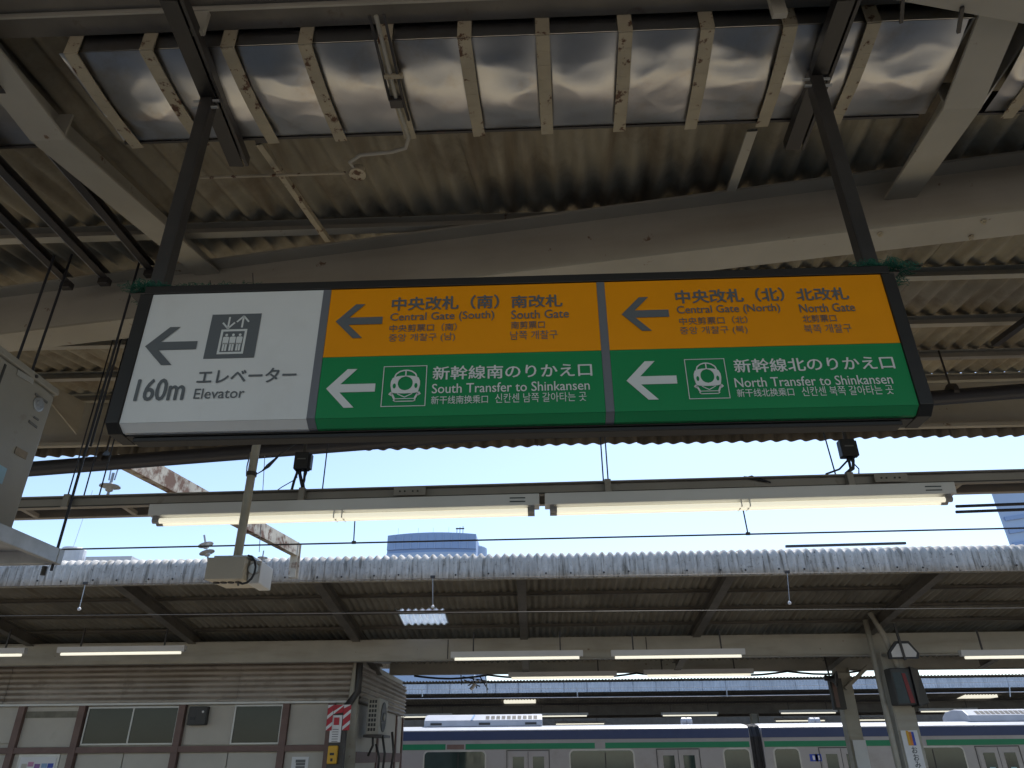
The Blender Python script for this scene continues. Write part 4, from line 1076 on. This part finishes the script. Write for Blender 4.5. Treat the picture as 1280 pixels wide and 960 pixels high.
# framing
def fx(px, py=905): return at(px, py, Y=YB-.05).x
ux = [fx(22), fx(98), fx(224), fx(355), fx(412)]
ux = [ux[0]-1.45] + ux
zr0 = at(300, 932, Y=YB-.05).z; zr1 = at(300, 939.5, Y=YB-.05).z
for x in ux: MB().box(x-.065, x+.065, YB-.06, YB+.055, 0, zb0-.041).build('frame_post', M['brownframe'], bl)
for a_, b_ in zip(ux[:-1], ux[1:]): MB().box(a_+.066, b_-.066, YB-.05, YB+.055, zr1, zr0).build('frame_rail', M['brownframe'], bl)
def pan(a_, b_, z0, z1, m='panel', name='wall_panel', y=YB+.02):
    return MB().box(a_, b_, y, y+.038, z0, z1).build(name, M[m], bl, bevel=.004)
def window(a_, b_, z0, z1, split=True):
    w_ = MB(); t = .03
    w_.box(a_, b_, YB-.0, YB+.04, z1-t, z1); w_.box(a_, b_, YB, YB+.04, z0, z0+t); w_.box(a_, a_+t, YB, YB+.04, z0+t, z1-t); w_.box(b_-t, b_, YB, YB+.04, z0+t, z1-t)
    W_ = w_.build('window_frame', M['alu'], bl)
    mids = [(a_+t, (a_+b_)/2-.015), ((a_+b_)/2+.015, b_-t)] if split else [(a_+t, b_-t)]
    if split: MB().box((a_+b_)/2-.0145, (a_+b_)/2+.0145, YB+.005, YB+.035, z0+t, z1-t).build('mullion', M['alu'], W_)
    for u, v in mids:
        o = MB().box(u+.001, v-.001, YB+.015, YB+.022, z0+t+.001, z1-t-.001).build('pane', M['bglass'], bl); sub(o, W_)
    return W_
zt_ = zb0-.045
pan(ux[0]+.07, ux[1]-.07, zr0+.08, zt_); pan(ux[0]+.07, ux[1]-.07, .05, zr1-.005)
pan(ux[1]+.07, ux[2]-.07, zr0+.003, zt_-.20); pan(ux[1]+.07, ux[2]-.07, zt_-.16+.06, zt_)
mb = MB().box(ux[1]+.07, ux[2]-.07, YB+.012, YB+.03, zt_-.21, zt_-.09); mb.build('bare_strip', M['tape'], bl)
pan(ux[1]+.07, ux[2]-.07, .05, zr1-.003)
window(ux[2]+.10, ux[3]-.07, zr0+.03, zt_-.02)
wmid = (ux[3]+ux[4])/2
pan(ux[3]+.12, wmid-.01, zr0+.02, zt_-.01)
window(wmid+.0, ux[4]-.07, zr0+.02, zt_-.01, False)
for a_, b_ in ((ux[2], ux[3]), (ux[3], ux[4])):
    m_ = (a_+b_)/2; pan(a_+.10, m_-.015, .05, zr1-.01); pan(m_+.005, b_-.075, .05, zr1-.01)
pan(ux[4]+.07, ux[5]-.07, zr0+.003, zt_); pan(ux[4]+.07, ux[5]-.07, .05, zr1-.003)
pan(ux[5]+.07, XE-.02, .05, zt_)
# small dark unit on the panel
q = at(250, 895, Y=YB); wb = thing('wall_unit', q, 'small dark device fixed on the panel between the two dark windows', 'device')
MB().box(q.x-.20, q.x+.18, YB-.12, YB+.015, q.z-.17, q.z+.17).build('body', M['grille'], wb, bevel=.02)
MB().box(q.x-.14, q.x-.04, YB-.13, YB-.119, q.z-.08, q.z-.02).build('vent', M['black'], wb)
MB().tube([(q.x+.1, YB-.13, q.z+.07), (q.x+.1, YB-.118, q.z+.07)], .022, 10).build('lens', M['white'], wb)
# poster
pq0 = at(24, 943, Y=YB-.01); pq1 = at(75, 943, Y=YB-.01)
ps = thing('poster', (pq0.x, YB, pq0.z-.6), 'colourful framed poster at the bottom left corner of the building wall', 'poster')
MB().box(pq0.x, pq1.x, YB-.0, YB+.018, pq0.z-.9, pq0.z).build('frame', M['alu'], ps)
MB().box(pq0.x+.05, pq1.x-.05, YB-.006, YB-.001, pq0.z-.85, pq0.z-.05).build('sheet', M['white'], ps)
wd = pq1.x-pq0.x-.14
for k, c in enumerate(('panel', 'pink', 'violet', 'skyb', 'blue')):
    for r in range(5):
        x = pq0.x+.07+wd*k/5+random.uniform(0, .03); z = pq0.z-.13-r*.12-random.uniform(0, .04)
        MB().box(x, x+wd/6, YB-.0075-.0005*r, YB-.0065, z-.08, z).build('printed_patch', M[[c, 'pink', 'violet', 'skyb', c][(r+k) % 5]], ps)
nq0 = at(365, 946, Y=YB); nq1 = at(386, 946, Y=YB)
nt_ = thing('notice', (nq0.x, YB, nq0.z-.2), 'small white notice on the panel right of the right window', 'notice')
MB().box(nq0.x, nq1.x, YB+.01, YB+.019, nq0.z-.42, nq0.z).build('plate', M['white'], nt_)
for k in range(5): MB().box(nq0.x+.05+(.04 if k else .03), nq1.x-.06, YB+.005, YB+.0095, nq0.z-.07-k*.055-(.025 if k else .03), nq0.z-.05-k*.055).build('printed_line', M['print'], nt_)
# corner downpipe and side wall
dpp = thing('downpipe', (XE+.12, YB-.1, 0), 'pale green downpipe at the right corner of the building', 'pipe')
MB().tube([at(437, 962, Y=YB-.12), at(441, 880, Y=YB-.12), at(448, 830, Y=YB-.12), at(450, 800, Y=YB-.12)], .10, 12).build('pipe', M['cream'], dpp, smooth=True)
MB().tube([at(452, 823, Y=YB), at(486, 826, Y=YB+1.2)], .07, 12).build('pipe_branch', M['galv'], dpp, smooth=True)
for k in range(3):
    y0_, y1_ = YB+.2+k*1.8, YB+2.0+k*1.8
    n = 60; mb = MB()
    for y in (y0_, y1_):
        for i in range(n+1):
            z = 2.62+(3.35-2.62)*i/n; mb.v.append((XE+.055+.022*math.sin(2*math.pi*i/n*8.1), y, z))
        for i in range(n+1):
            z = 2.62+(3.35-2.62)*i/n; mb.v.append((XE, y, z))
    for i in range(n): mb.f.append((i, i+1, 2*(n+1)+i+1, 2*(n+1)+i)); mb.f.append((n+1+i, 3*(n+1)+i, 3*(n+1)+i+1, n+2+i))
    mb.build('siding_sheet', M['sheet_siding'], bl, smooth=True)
MB().box(XE-.02, XE+.045, YB+.15, 21.0, 0, 2.60).build('side_wall', M['panel'], bl)
for y in (YB+2.2, YB+4.4, 20.9): MB().box(XE+.046, XE+.08, y-.06, y+.06, 0, 2.60).build('frame_post', M['brownframe'], bl)
MB().box(XE+.046, XE+.07, YB+.2, 20.8, 1.55, 1.75).build('frame_rail', M['brownframe'], bl)
# AC unit at the side
aq0 = at(458, 875, Y=YB+.15); 
zA0, zA1 = at(458, 918, Y=YB+.15).z, at(460, 873, Y=YB+.15).z
uy = YB+.15; x0_, x1_ = at(459, 895, Y=uy).x, at(474, 895, Y=uy).x
su = thing('air_conditioner', ((x0_+x1_)/2, uy+.4, zA0), 'white outdoor air conditioner with round fan, mounted on the side wall of the building', 'air conditioner')
MB().box(x0_, x1_, uy, uy+.85, zA0, zA1).build('casing', M['ac_far'], su, bevel=.01)
for r in range(7):
    for c in range(3): MB().box(x0_+.03+c*.055, x0_+.07+c*.055, uy-.006, uy-.001, zA0+.06+r*.085, zA0+.115+r*.085).build('vent', M['grille'], su)
MB().lathe((x1_, uy+.42, (zA0+zA1)/2), (1, 0, 0), [(.28, -.01), (.28, .012), (.26, .014), (.06, .012), (.05, .02), (0, .02)], 28).build('fan_grille', M['grille'], su)
MB().lathe((x1_, uy+.42, (zA0+zA1)/2), (1, 0, 0), [(.07, .015), (.07, .03), (.0, .035)], 16).build('fan_hub', M['ac_far'], su)
MB().box(x0_-.05, x1_+.08, uy-.02, uy+.9, zA0-.05, zA0-.002).build('shelf', M['dark_steel'], su)
for i, (a_, b_) in enumerate((((466, 919), (460, 945)), ((478, 919), (478, 965)), ((490, 915), (488, 965)), ((470, 930), (472, 965)))):
    tag(MB().tube([at(*a_, Y=YB+.2), at((a_[0]+b_[0])/2+3, (a_[1]+b_[1])/2, Y=YB+.2), at(*b_, Y=YB+.2)], .025, 6).build('pipe', M['dark_steel'], smooth=True),
        'dark pipe below the side air conditioner, ' + ['leftmost and short', 'in the middle', 'rightmost', 'second from left'][i], 'pipe')
# pole with emergency sign, yellow box and striped tape in front of the building corner
ep = thing('emergency_post', (at(420, 930, Y=14.9).x, 14.9, 0), 'dark slim post with white emergency plate, yellow call box and red and white striped wrap', 'post')
ex = at(421, 930, Y=14.9).x
MB().box(ex-.16, ex+.14, 14.9, 15.05, 0, at(423, 885, Y=14.9).z).build('column', M['dark_steel'], ep, bevel=.01)
z1 = at(420, 894, Y=14.88).z; z0 = at(417, 928, Y=14.88).z; xa_, xb_ = at(413, 910, Y=14.88).x, at(427, 910, Y=14.88).x
MB().box(xa_, xb_, 14.86, 14.885, z0, z1).build('plate', M['white'], ep, bevel=.004)
MB().box(xa_+.06, xb_-.05, 14.853, 14.859, z1-.17, z1-.04).build('red_symbol', M['red'], ep)
for k in range(6): MB().box(xa_+.05, xb_-.05, 14.855, 14.859, z1-.24-k*.04-.012, z1-.24-k*.04).build('printed_line', M['print'], ep)
z1 = at(416, 932, Y=14.86).z; z0 = at(413, 955, Y=14.86).z; xa_, xb_ = at(410, 943, Y=14.86).x, at(422, 943, Y=14.86).x
MB().box(xa_, xb_, 14.80, 14.895, z0, z1).build('call_box', M['yellow'], ep, bevel=.02)
MB().box(xa_+.05, xb_-.05, 14.79, 14.799, z1-.16, z1-.12).build('slot', M['black'], ep)
MB().box(xa_+.07, xb_-.07, 14.79, 14.799, z1-.26, z1-.21).build('button', M['black'], ep)
def stripes(x0, x1, z0, z1, n, y):
    w_ = (z1-z0)/n*2
    for k in range(-2, n+3):
        zz = z0 + k*(z1-z0)/n
        c = 'red' if k % 3 else 'white'
        A0, A1 = zz, zz+(z1-z0)/n
        pts = [(x0, A0), (x1, A0+(x1-x0)*.8), (x1, A1+(x1-x0)*.8), (x0, A1)]
        pts = [(u, min(max(v, z0), z1)) for u, v in pts]
        if max(p[1] for p in pts)-min(p[1] for p in pts) < .01: continue
        MB().prism(pts, lambda u, v, d: Vector((u, y+d, v)), 0, .004).build('tape_band', M[c], ep)
za, zb_ = at(420, 913, Y=14.84).z, at(420, 881, Y=14.84).z
stripes(at(409, 895, Y=14.84).x, at(416, 895, Y=14.84).x, za, zb_, 7, 14.84)
stripes(at(429, 895, Y=14.84).x, at(438, 895, Y=14.84).x, za, zb_, 7, 14.84)
stripes(at(416.5, 895, Y=14.84).x, at(428.5, 895, Y=14.84).x, at(420, 893, Y=14.84).z, zb_, 3, 14.84)
# dark pipes right of the siding
tag(MB().tube([at(452, 800, Y=15.2), at(447, 865, Y=15.3), at(432, 885, Y=15.3), at(428, 890, Y=15.2)], .07, 8).build('cable_bundle', M['dark_steel'], smooth=True), 'thick dark cable bundle coming down at the corner of the building', 'cable')

# ================================================================ trains
YT = 27.0
def car(x0, x1, doors, windows, label, ac_spans, gap_at=None, plate=None, mark=None):
    t = thing('train_car', ((x0+x1)/2, YT+1.4, -1.1), label, 'train car', 'cars of the commuter train')
    yc_ = YT+1.45
    # body section (y offset from side, z)
    half = [(0, -.1), (0, 2.15), (.012, 2.34), (.07, 2.46), (.22, 2.53), (.7, 2.60), (1.45, 2.63)]
    prof = half + [(2.9-u, v) for u, v in half[-2::-1]]
    MB().prism([(YT+u, v) for u, v in prof[:]], lambda u, v, d: Vector((d, u, v)), x0, x1).build('body', M['train'], t, auto=30)
    MB().box(x0+.02, x1-.02, YT-.006, YT-.001, 2.165, 2.44).build('navy_band', M['navy'], t)
    pr = [(YT+.05, 2.462), (YT+.22, 2.545), (YT+.7, 2.612), (YT+.7, 2.606), (YT+.22, 2.535), (YT+.06, 2.45)]
    MB().prism(pr, lambda u, v, d: Vector((d, u, v)), x0+.05, x1-.05).build('roof_edge', M['train_white'], t)
    MB().box(x0+.02, x1-.02, YT-.018, YT-.001, 2.445, 2.472).build('rain_gutter', M['train_white'], t)
    segs = []; xx = x0+.05
    cuts = sorted(plate or [])
    for c0, c1 in cuts: segs.append((xx, c0)); xx = c1
    segs.append((xx, x1-.05))
    for a_, b_ in segs: MB().box(a_, b_, YT-.007, YT-.001, 1.885, 2.055).build('green_stripe', M['tgreen'], t)
    for dc in doors:
        for s in (-1, 1):
            xa_, xb_ = (dc-.66, dc-.008) if s < 0 else (dc+.008, dc+.66)
            d = MB().box(xa_, xb_, YT-.012, YT-.001, -.1, 1.82).build('door', M['train'], t, bevel=.006)
            wx0, wx1 = xa_+.15, xb_-.13
            o = MB().box(wx0, wx1, YT-.018, YT-.0125, .75, 1.66).build('door_window', M['glass'], t, bevel=.05); sub(o, d)
            o = MB().box((wx0+wx1)/2-.09, (wx0+wx1)/2+.09, YT-.024, YT-.019, 1.02, 1.24).build('door_sticker', M['sticker'], t); sub(o, d)
        for xx in (dc-.72, dc+.69, ): MB().box(xx, xx+.025, YT-.010, YT-.001, -.1, 1.86).build('door_seal', M['grille'], t)
        MB().box(dc-.69, dc+.68, YT-.010, YT-.001, 1.835, 1.86).build('door_seal', M['grille'], t)
        MB().box(dc-.006, dc+.006, YT-.013, YT-.002, -.1, 1.82).build('door_gap', M['black'], t)
    for a_, b_ in windows:
        fr_ = MB().prism(rrect(a_-.05, b_+.05, .70, 1.87, .16), lambda u, v, d: Vector((u, YT-d, v)), .001, .008).build('window_frame', M['alu'], t)
        o = MB().prism(rrect(a_, b_, .75, 1.82, .12), lambda u, v, d: Vector((u, YT-d, v)), .009, .016).build('pane', M['glass'], t); sub(o, fr_)
        if b_-a_ > 1.5:
            o = MB().box(a_+(b_-a_)*.55, a_+(b_-a_)*.55+.03, YT-.022, YT-.0165, .8, 1.77).build('window_bar', M['black'], t); sub(o, fr_)
    for a_, b_, kind in ac_spans:
        y0_, y1_ = YT+.55, YT+2.35
        pr = [(y0_, 2.60), (y0_+.03, 2.80), (y0_+.30, 2.97), (y0_+.9, 3.02), (y1_-.3, 2.97), (y1_, 2.80), (y1_, 2.60)]
        u = MB().prism(pr, lambda uu, v, d: Vector((d, uu, v)), a_, b_).build('roof_unit', M['train_white'], t, bevel=.03)
        n = 10 if kind == 0 else 22
        g0_, g1_ = (a_+(b_-a_)*.52, b_-.12) if kind == 0 else (a_+.35, b_-.2)
        for k in range(n):
            xa_ = g0_+(g1_-g0_)*k/n
            for zz0, zz1 in ((2.83, 2.885), (2.895, 2.945)):
                f0 = (zz0-2.80)/.17*.27; f1 = (zz1-2.80)/.17*.27
                o = MB().hexa([(xa_, y0_+.02+f0, zz0), (xa_+.13, y0_+.02+f0, zz0), (xa_+.13, y0_+.04+f0, zz0-.01), (xa_, y0_+.04+f0, zz0-.01), (xa_, y0_+.02+f1, zz1), (xa_+.13, y0_+.02+f1, zz1), (xa_+.13, y0_+.04+f1, zz1-.01), (xa_, y0_+.04+f1, zz1-.01)]).build('vent', M['grille'], t); sub(o, u)
        if kind == 0:
            o = MB().bar((a_+(b_-a_)*.40, y0_-.0, 2.80), (a_+(b_-a_)*.42, y0_+.30, 2.975), .06, .02).build('blue_stripe', M['skyb'], t); sub(o, u)
            for k, xk in enumerate((.03, .44, .83)):
                o = MB().box(a_+(b_-a_)*xk+.1, a_+(b_-a_)*(xk+.12), y0_-.002, y0_+.02, 2.65, 2.72).build('vent', M['grille'], t); sub(o, u)
    MB().box(x0+.2, x1-.2, YT+.15, YT+2.7, -.75, -.12).build('underframe', M['grille'], t)
    for xw in (x0+2.2, x0+4.3, x1-4.3, x1-2.2):
        MB().lathe((xw, YT+.35, -.78), (0, -1, 0), [(.42, 0), (.43, .06), (.40, .12), (.1, .12), (.1, .16), (0, .16)], 20).build('wheel', M['rail'], t)
    if mark:
        for k, mx in enumerate(mark):
            o = MB().box(mx, mx+.26, YT-.008, YT-.001, 1.45, 1.66).build('blue_symbol', M['blue'], t)
            MB().box(mx+.09, mx+.16, YT-.010, YT-.0085, 1.49, 1.62).build('symbol_figure', M['white'], t)
    return t
def rrect(x0, x1, z0, z1, r, n=4):
    p = []
    for cx, cz, a0 in ((x1-r, z0+r, -90), (x1-r, z1-r, 0), (x0+r, z1-r, 90), (x0+r, z0+r, 180)):
        for k in range(n+1):
            a = rad(a0+90*k/n); p.append((cx+r*math.cos(a), cz+r*math.sin(a)))
    return p
def tx(px, py=940): return at(px, py, Y=YT).x
dA = [tx(660), tx(847.5)]; dA = [dA[0]-2*(dA[1]-dA[0])*1.0, dA[0]-(dA[1]-dA[0])] + dA
c1r = tx(940)
ledq = (tx(557, 931), tx(582, 931))
cA = car(c1r-19.5, c1r, dA, [(tx(531), tx(606)), (tx(713), tx(791)), (tx(905), tx(936)), (dA[0]+.95, dA[1]-.95)],
         'silver commuter train car with navy and green stripes, its white roof unit at the left', [(at(530, 912, Y=YT+.6).x, at(678, 905, Y=YT+.6).x, 0)], plate=[ledq, (tx(744), tx(757))])
o = MB().box(ledq[0]+.05, ledq[1]-.05, YT-.012, YT-.001, 1.90, 2.04).build('destination_display', M['brownframe'], cA)
c2l = tx(955)
dB1 = tx(1051); ddx = dA[3]-dA[2]
cB = car(c2l, c2l+19.5, [dB1, dB1+ddx*1.02, dB1+ddx*2.02, dB1+ddx*3.0], [(tx(968), tx(998)), (tx(1118), tx(1204)), (dB1+ddx*1.2, dB1+ddx*1.8)],
         'second silver train car to the right of the black gangway, with navy and green stripes', [(at(1212, 905, Y=YT+.6).x, at(1212, 905, Y=YT+.6).x+4.2, 1)], plate=[(tx(1150), tx(1161))], mark=[tx(1011), tx(1018)])
gw = thing('gangway', ((c1r+c2l)/2, YT+1.4, 0), 'black rubber gangway bellows between the two train cars', 'gangway')
mb = MB()
for k in range(5):
    xa_ = c1r+.002+(c2l-c1r-.004)*k/5; xb_ = xa_+(c2l-c1r-.004)/5
    g = .02 if k % 2 else .0
    mb.prism([(YT+.12+g, -.1), (YT+.12+g, 2.2), (YT+.3+g, 2.52-g), (YT+1.4, 2.62-g), (YT+2.6-g, 2.52-g), (YT+2.78-g, 2.2), (YT+2.78-g, -.1)], lambda u, v, d: Vector((d, u, v)), xa_, xb_-.004)
mb.build('bellows', M['gangway'], gw)
for i, px in enumerate((858, 1018)):
    q = at(px, 902, Y=YT+1.2); t = thing('roof_fitting', q, ['white fitting on the roof of the left train car', 'pale fitting on the roof of the right train car'][i], 'roof fitting')
    MB().lathe((q.x-.2, q.y, q.z), (1, 0, 0), [(.05, 0), (.13, .03), (.13, .17), (.08, .19), (.13, .21), (.13, .37), (.05, .4)], 14).build('drum', M['train_white'], t, smooth=True, auto=40)
    MB().box(q.x-.18, q.x+.18, q.y-.06, q.y+.06, 2.60, q.z-.1).build('base', M['dark_steel'], t)

# ================================================================ third canopy beyond the train
YC = 31.0
tc_ = thing('platform_canopy', (0, YC, 4.1), 'far blue-white corrugated canopy edge beyond the train, at the bottom of the picture', 'canopy')
def tz_(y): return 4.34 - .13*(y-YC)
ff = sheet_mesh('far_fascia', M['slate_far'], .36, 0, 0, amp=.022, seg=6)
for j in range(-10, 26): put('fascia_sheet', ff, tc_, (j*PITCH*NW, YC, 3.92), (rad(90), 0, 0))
for rws in range(4):
    me = get_sheet(1.4, 'slate_far', 0.0, -.13 if rws < 2 else .0)
ext = MB(); add_wave_sheet(ext, -20, 34, YC-.08, YC+5.5, lambda y: tz_(y)+.02, amp=.022); stuff(ext.build('roof_sheet_run', M['slate_dark'], tc_, smooth=True))
ext = MB(); add_wave_sheet(ext, -20, 34, YC+5.5, YC+11, lambda y: tz_(YC+5.5)+.17*(y-YC-5.5)+.02); stuff(ext.build('roof_sheet_run', M['slate_dark'], tc_, smooth=True))
for y in (YC+1.3, YC+2.7, YC+4.1): MB().bar((-20, y, tz_(y)-.06), (34, y, tz_(y)-.06), .06, .09).build('purlin', M['dark_steel'], tc_)
for y in (YC+3.6, YC+6.4): MB().ibeam((-20, y, 3.45), (34, y, 3.45), .36, .2).build('girder', M['old_steel'], tc_)
for i, (px, py) in enumerate(((623, 888), (942, 890))):
    q = at(px, py, Y=34.6); tag(MB().ibeam((q.x, 34.6, 0), (q.x, 34.6, 3.26), .3, .3, up=(1, 0, 0)).build('canopy_post', M['cream']), ['dim far post above the roof of the left train car', 'pale far post behind the gap between the train cars'][i], 'post')
for px in (650, 1218):
    q = at(px, 880 if px < 1000 else 869, Y=YC+4)
    MB().box(q.x-.7, q.x+.7, YC+3.5, YC+4.4, tz_(YC+4)-.03, tz_(YC+4)+.09).build('skylight_sheet', M['tube_far'], tc_)['label'] = 'glowing skylight strip'  # daylight through the sheet is put in as emission
lamps3 = [(530, 894, 34, 1, 'far lit lamp just right of the building corner'), (700, 893, 34, 1, 'far lit lamp above the roof unit of the train'), (862, 892, 34, 1, 'far dim lamp left of the train gap'),
          (1010, 889, 34, 1, 'far lit lamp left of the thinner post'), (1185, 887, 34, 1, 'far lit lamp right of the wide post'), (725, 903, 38, 1, 'small farthest lamp right of the roof unit'),
          (1000, 899, 38, 1, 'small farthest lamp behind the fitting of the right car'), (1098, 898, 38, 1, 'small farthest lamp between the two posts')]
for px, py, Y, lit, lab in lamps3: small_lamp(px, py, Y, lab, lit, group='far lamps beyond the train')
MB().tube([at(470, 872, Y=YC-.4), at(1300, 865, Y=YC-.4)], .012, 5)
fw = thing('catenary', (0, YC-.5, 3.9), 'far pale catenary wire with short droppers in front of the far canopy', 'overhead wires')
MB().tube([at(500, 873.5, Y=29.5), at(900, 870, Y=29.5), at(1330, 864, Y=29.5)], .014, 5).build('wire', M['galv'], fw)
MB().tube([at(500, 862, Y=29.5), at(900, 859, Y=29.5), at(1330, 851, Y=29.5)], .012, 5).build('wire', M['galv'], fw)
for px in (527, 721, 908, 1105, 1262):
    MB().tube([at(px, 859, Y=29.48), at(px+1, 871, Y=29.48)], .022, 5).build('dropper', M['galv'], fw)

# ================================================================ far buildings
tw = thing('office_tower', (-44, 310, 0), 'distant blue glass tower with a curved top, rising above the opposite canopy', 'building')
XA_, XB_ = at(484, 680, Y=300).x, at(595, 680, Y=300).x; zt0 = at(484, 669.5, Y=300).z
n = 16; mb = MB()
def arcp(u): return 4*u*(1-u)
def ypos(u): return 300-2*arcp(u)
def slabarc(z0, z1, m, name, inset=0.0, lift=0.0):
    mb = MB()
    for i in range(n):
        u0, u1 = i/n, (i+1)/n; X0, X1 = XA_+(XB_-XA_)*u0, XA_+(XB_-XA_)*u1
        l0, l1 = lift*arcp(u0), lift*arcp(u1)
        mb.hexa([(X0, ypos(u0)+inset, z0), (X1, ypos(u1)+inset, z0), (X1, 330, z0), (X0, 330, z0), (X0, ypos(u0)+inset, z1+l0), (X1, ypos(u1)+inset, z1+l1), (X1, 330, z1+l1), (X0, 330, z1+l0)])
    return mb.build(name, m, tw)
slabarc(0, zt0-7.8, M['tower2'], 'facade'); slabarc(zt0-7.75, zt0-6.3, M['tower'], 'recessed_storey', .8); slabarc(zt0-6.25, zt0, M['tower'], 'crown', 0, .5)
for k in range(1, 11):
    x = XA_+(XB_-XA_)*k/11; MB().box(x-.1, x+.1, ypos(k/11)-.3, ypos(k/11)-.02, zt0-6.2, zt0-.2).build('mullion', M['tower2'], tw)
q = at(575, 663, Y=300)
for dx in (-.8, 0, .8): MB().tube([(q.x+dx*1.6, 300, zt0), (q.x+dx*1.6, 300, zt0+3.2+dx*.4)], .14, 5).build('antenna', M['dark_steel'], tw)
MB().box(q.x-1.8, q.x+1.8, 299.8, 300.2, zt0+2.2, zt0+2.7).build('antenna_bar', M['dark_steel'], tw)
for k in (.1, .33, .5, .68): MB().tube([(XA_+(XB_-XA_)*k, 303, zt0+.5), (XA_+(XB_-XA_)*k, 303, zt0+4)], .07, 4).build('lightning_rod', M['tower2'], tw)
cy_ = at(598, 690, Y=312)
MB().lathe((XB_-3.5, 318, 0), (0, 0, 1), [(7, 0), (7, zt0-2), (6.8, zt0-1.6), (0, zt0-1.6)], 24).build('round_stair_core', M['tower2'], tw)
t2 = thing('office_tower', (150, 220, 0), 'pale blue tower at the right edge below the raceway', 'building')
L0 = at(1243, 617, Y=200); L1 = at(1262, 690, Y=200)
X0 = (L0.x+L1.x)/2; zt2 = L0.z
MB().hexa([(X0+1.4, 200, 0), (X0+45, 200, 0), (X0+70, 235, 0), (X0*1.18+6, 235, 0), (X0-.3, 200, zt2+1), (X0+45, 200, zt2+1), (X0+70, 235, zt2+1), (X0*1.18+4, 235, zt2+1)]).build('facade', M['tower2'], t2)
for k in range(16):
    z = zt2-8-k*3.6
    MB().hexa([(X0+1.0, 199.6, z), (X0+44, 199.6, z+6), (X0+44, 199.9, z+6), (X0+1.0, 199.9, z), (X0+1.0, 199.6, z+1.1), (X0+44, 199.6, z+7.1), (X0+44, 199.9, z+7.1), (X0+1.0, 199.9, z+1.1)]).build('window_band', M['tower'], t2)
q = at(90, 697, Y=60); rt = thing('roof_tank', q, 'small round roof tank just visible above the left part of the opposite canopy', 'tank')
MB().lathe((q.x, 60, q.z-3), (0, 0, 1), [(1.0, 0), (1.0, 3.6), (.9, 3.75), (0, 3.9)], 20).build('tank', M['train_white'], rt)
MB().box(q.x+1.2, q.x+5.2, 60, 62, q.z-3, q.z+.05).build('roof_box', M['train_white'], rt)
MB().tube([(q.x-.2, 60, q.z), (q.x+.2, 60, q.z+6)], .02, 4).build('mast', M['galv'], rt)
ln_ = at(1060, 681, Y=14); 
tag(MB().bar(at(982, 683, Y=13.2), at(1132, 679, Y=13.2), .05, .04).build('roof_rail', M['cable']), 'thin dark rail lying on the opposite canopy roof right of the middle', 'rail')

# buildings and further canopy beyond the far platform
hw = thing('station_hall', (8, 46, 0), 'dark long station hall wall far beyond the train, under the far canopy', 'building')
MB().box(-40, 60, 46, 60, -1, 5.2).build('wall', M['old_steel'], hw)
for k in range(22):
    x = -22+k*3.0
    MB().box(x, x+2.2, 45.93, 45.99, 1.9, 2.9).build('window', M['bglass'], hw)
MB().box(-40, 60, 45.9, 46.0, 4.3, 4.5).build('cornice', M['dark_steel'], hw)
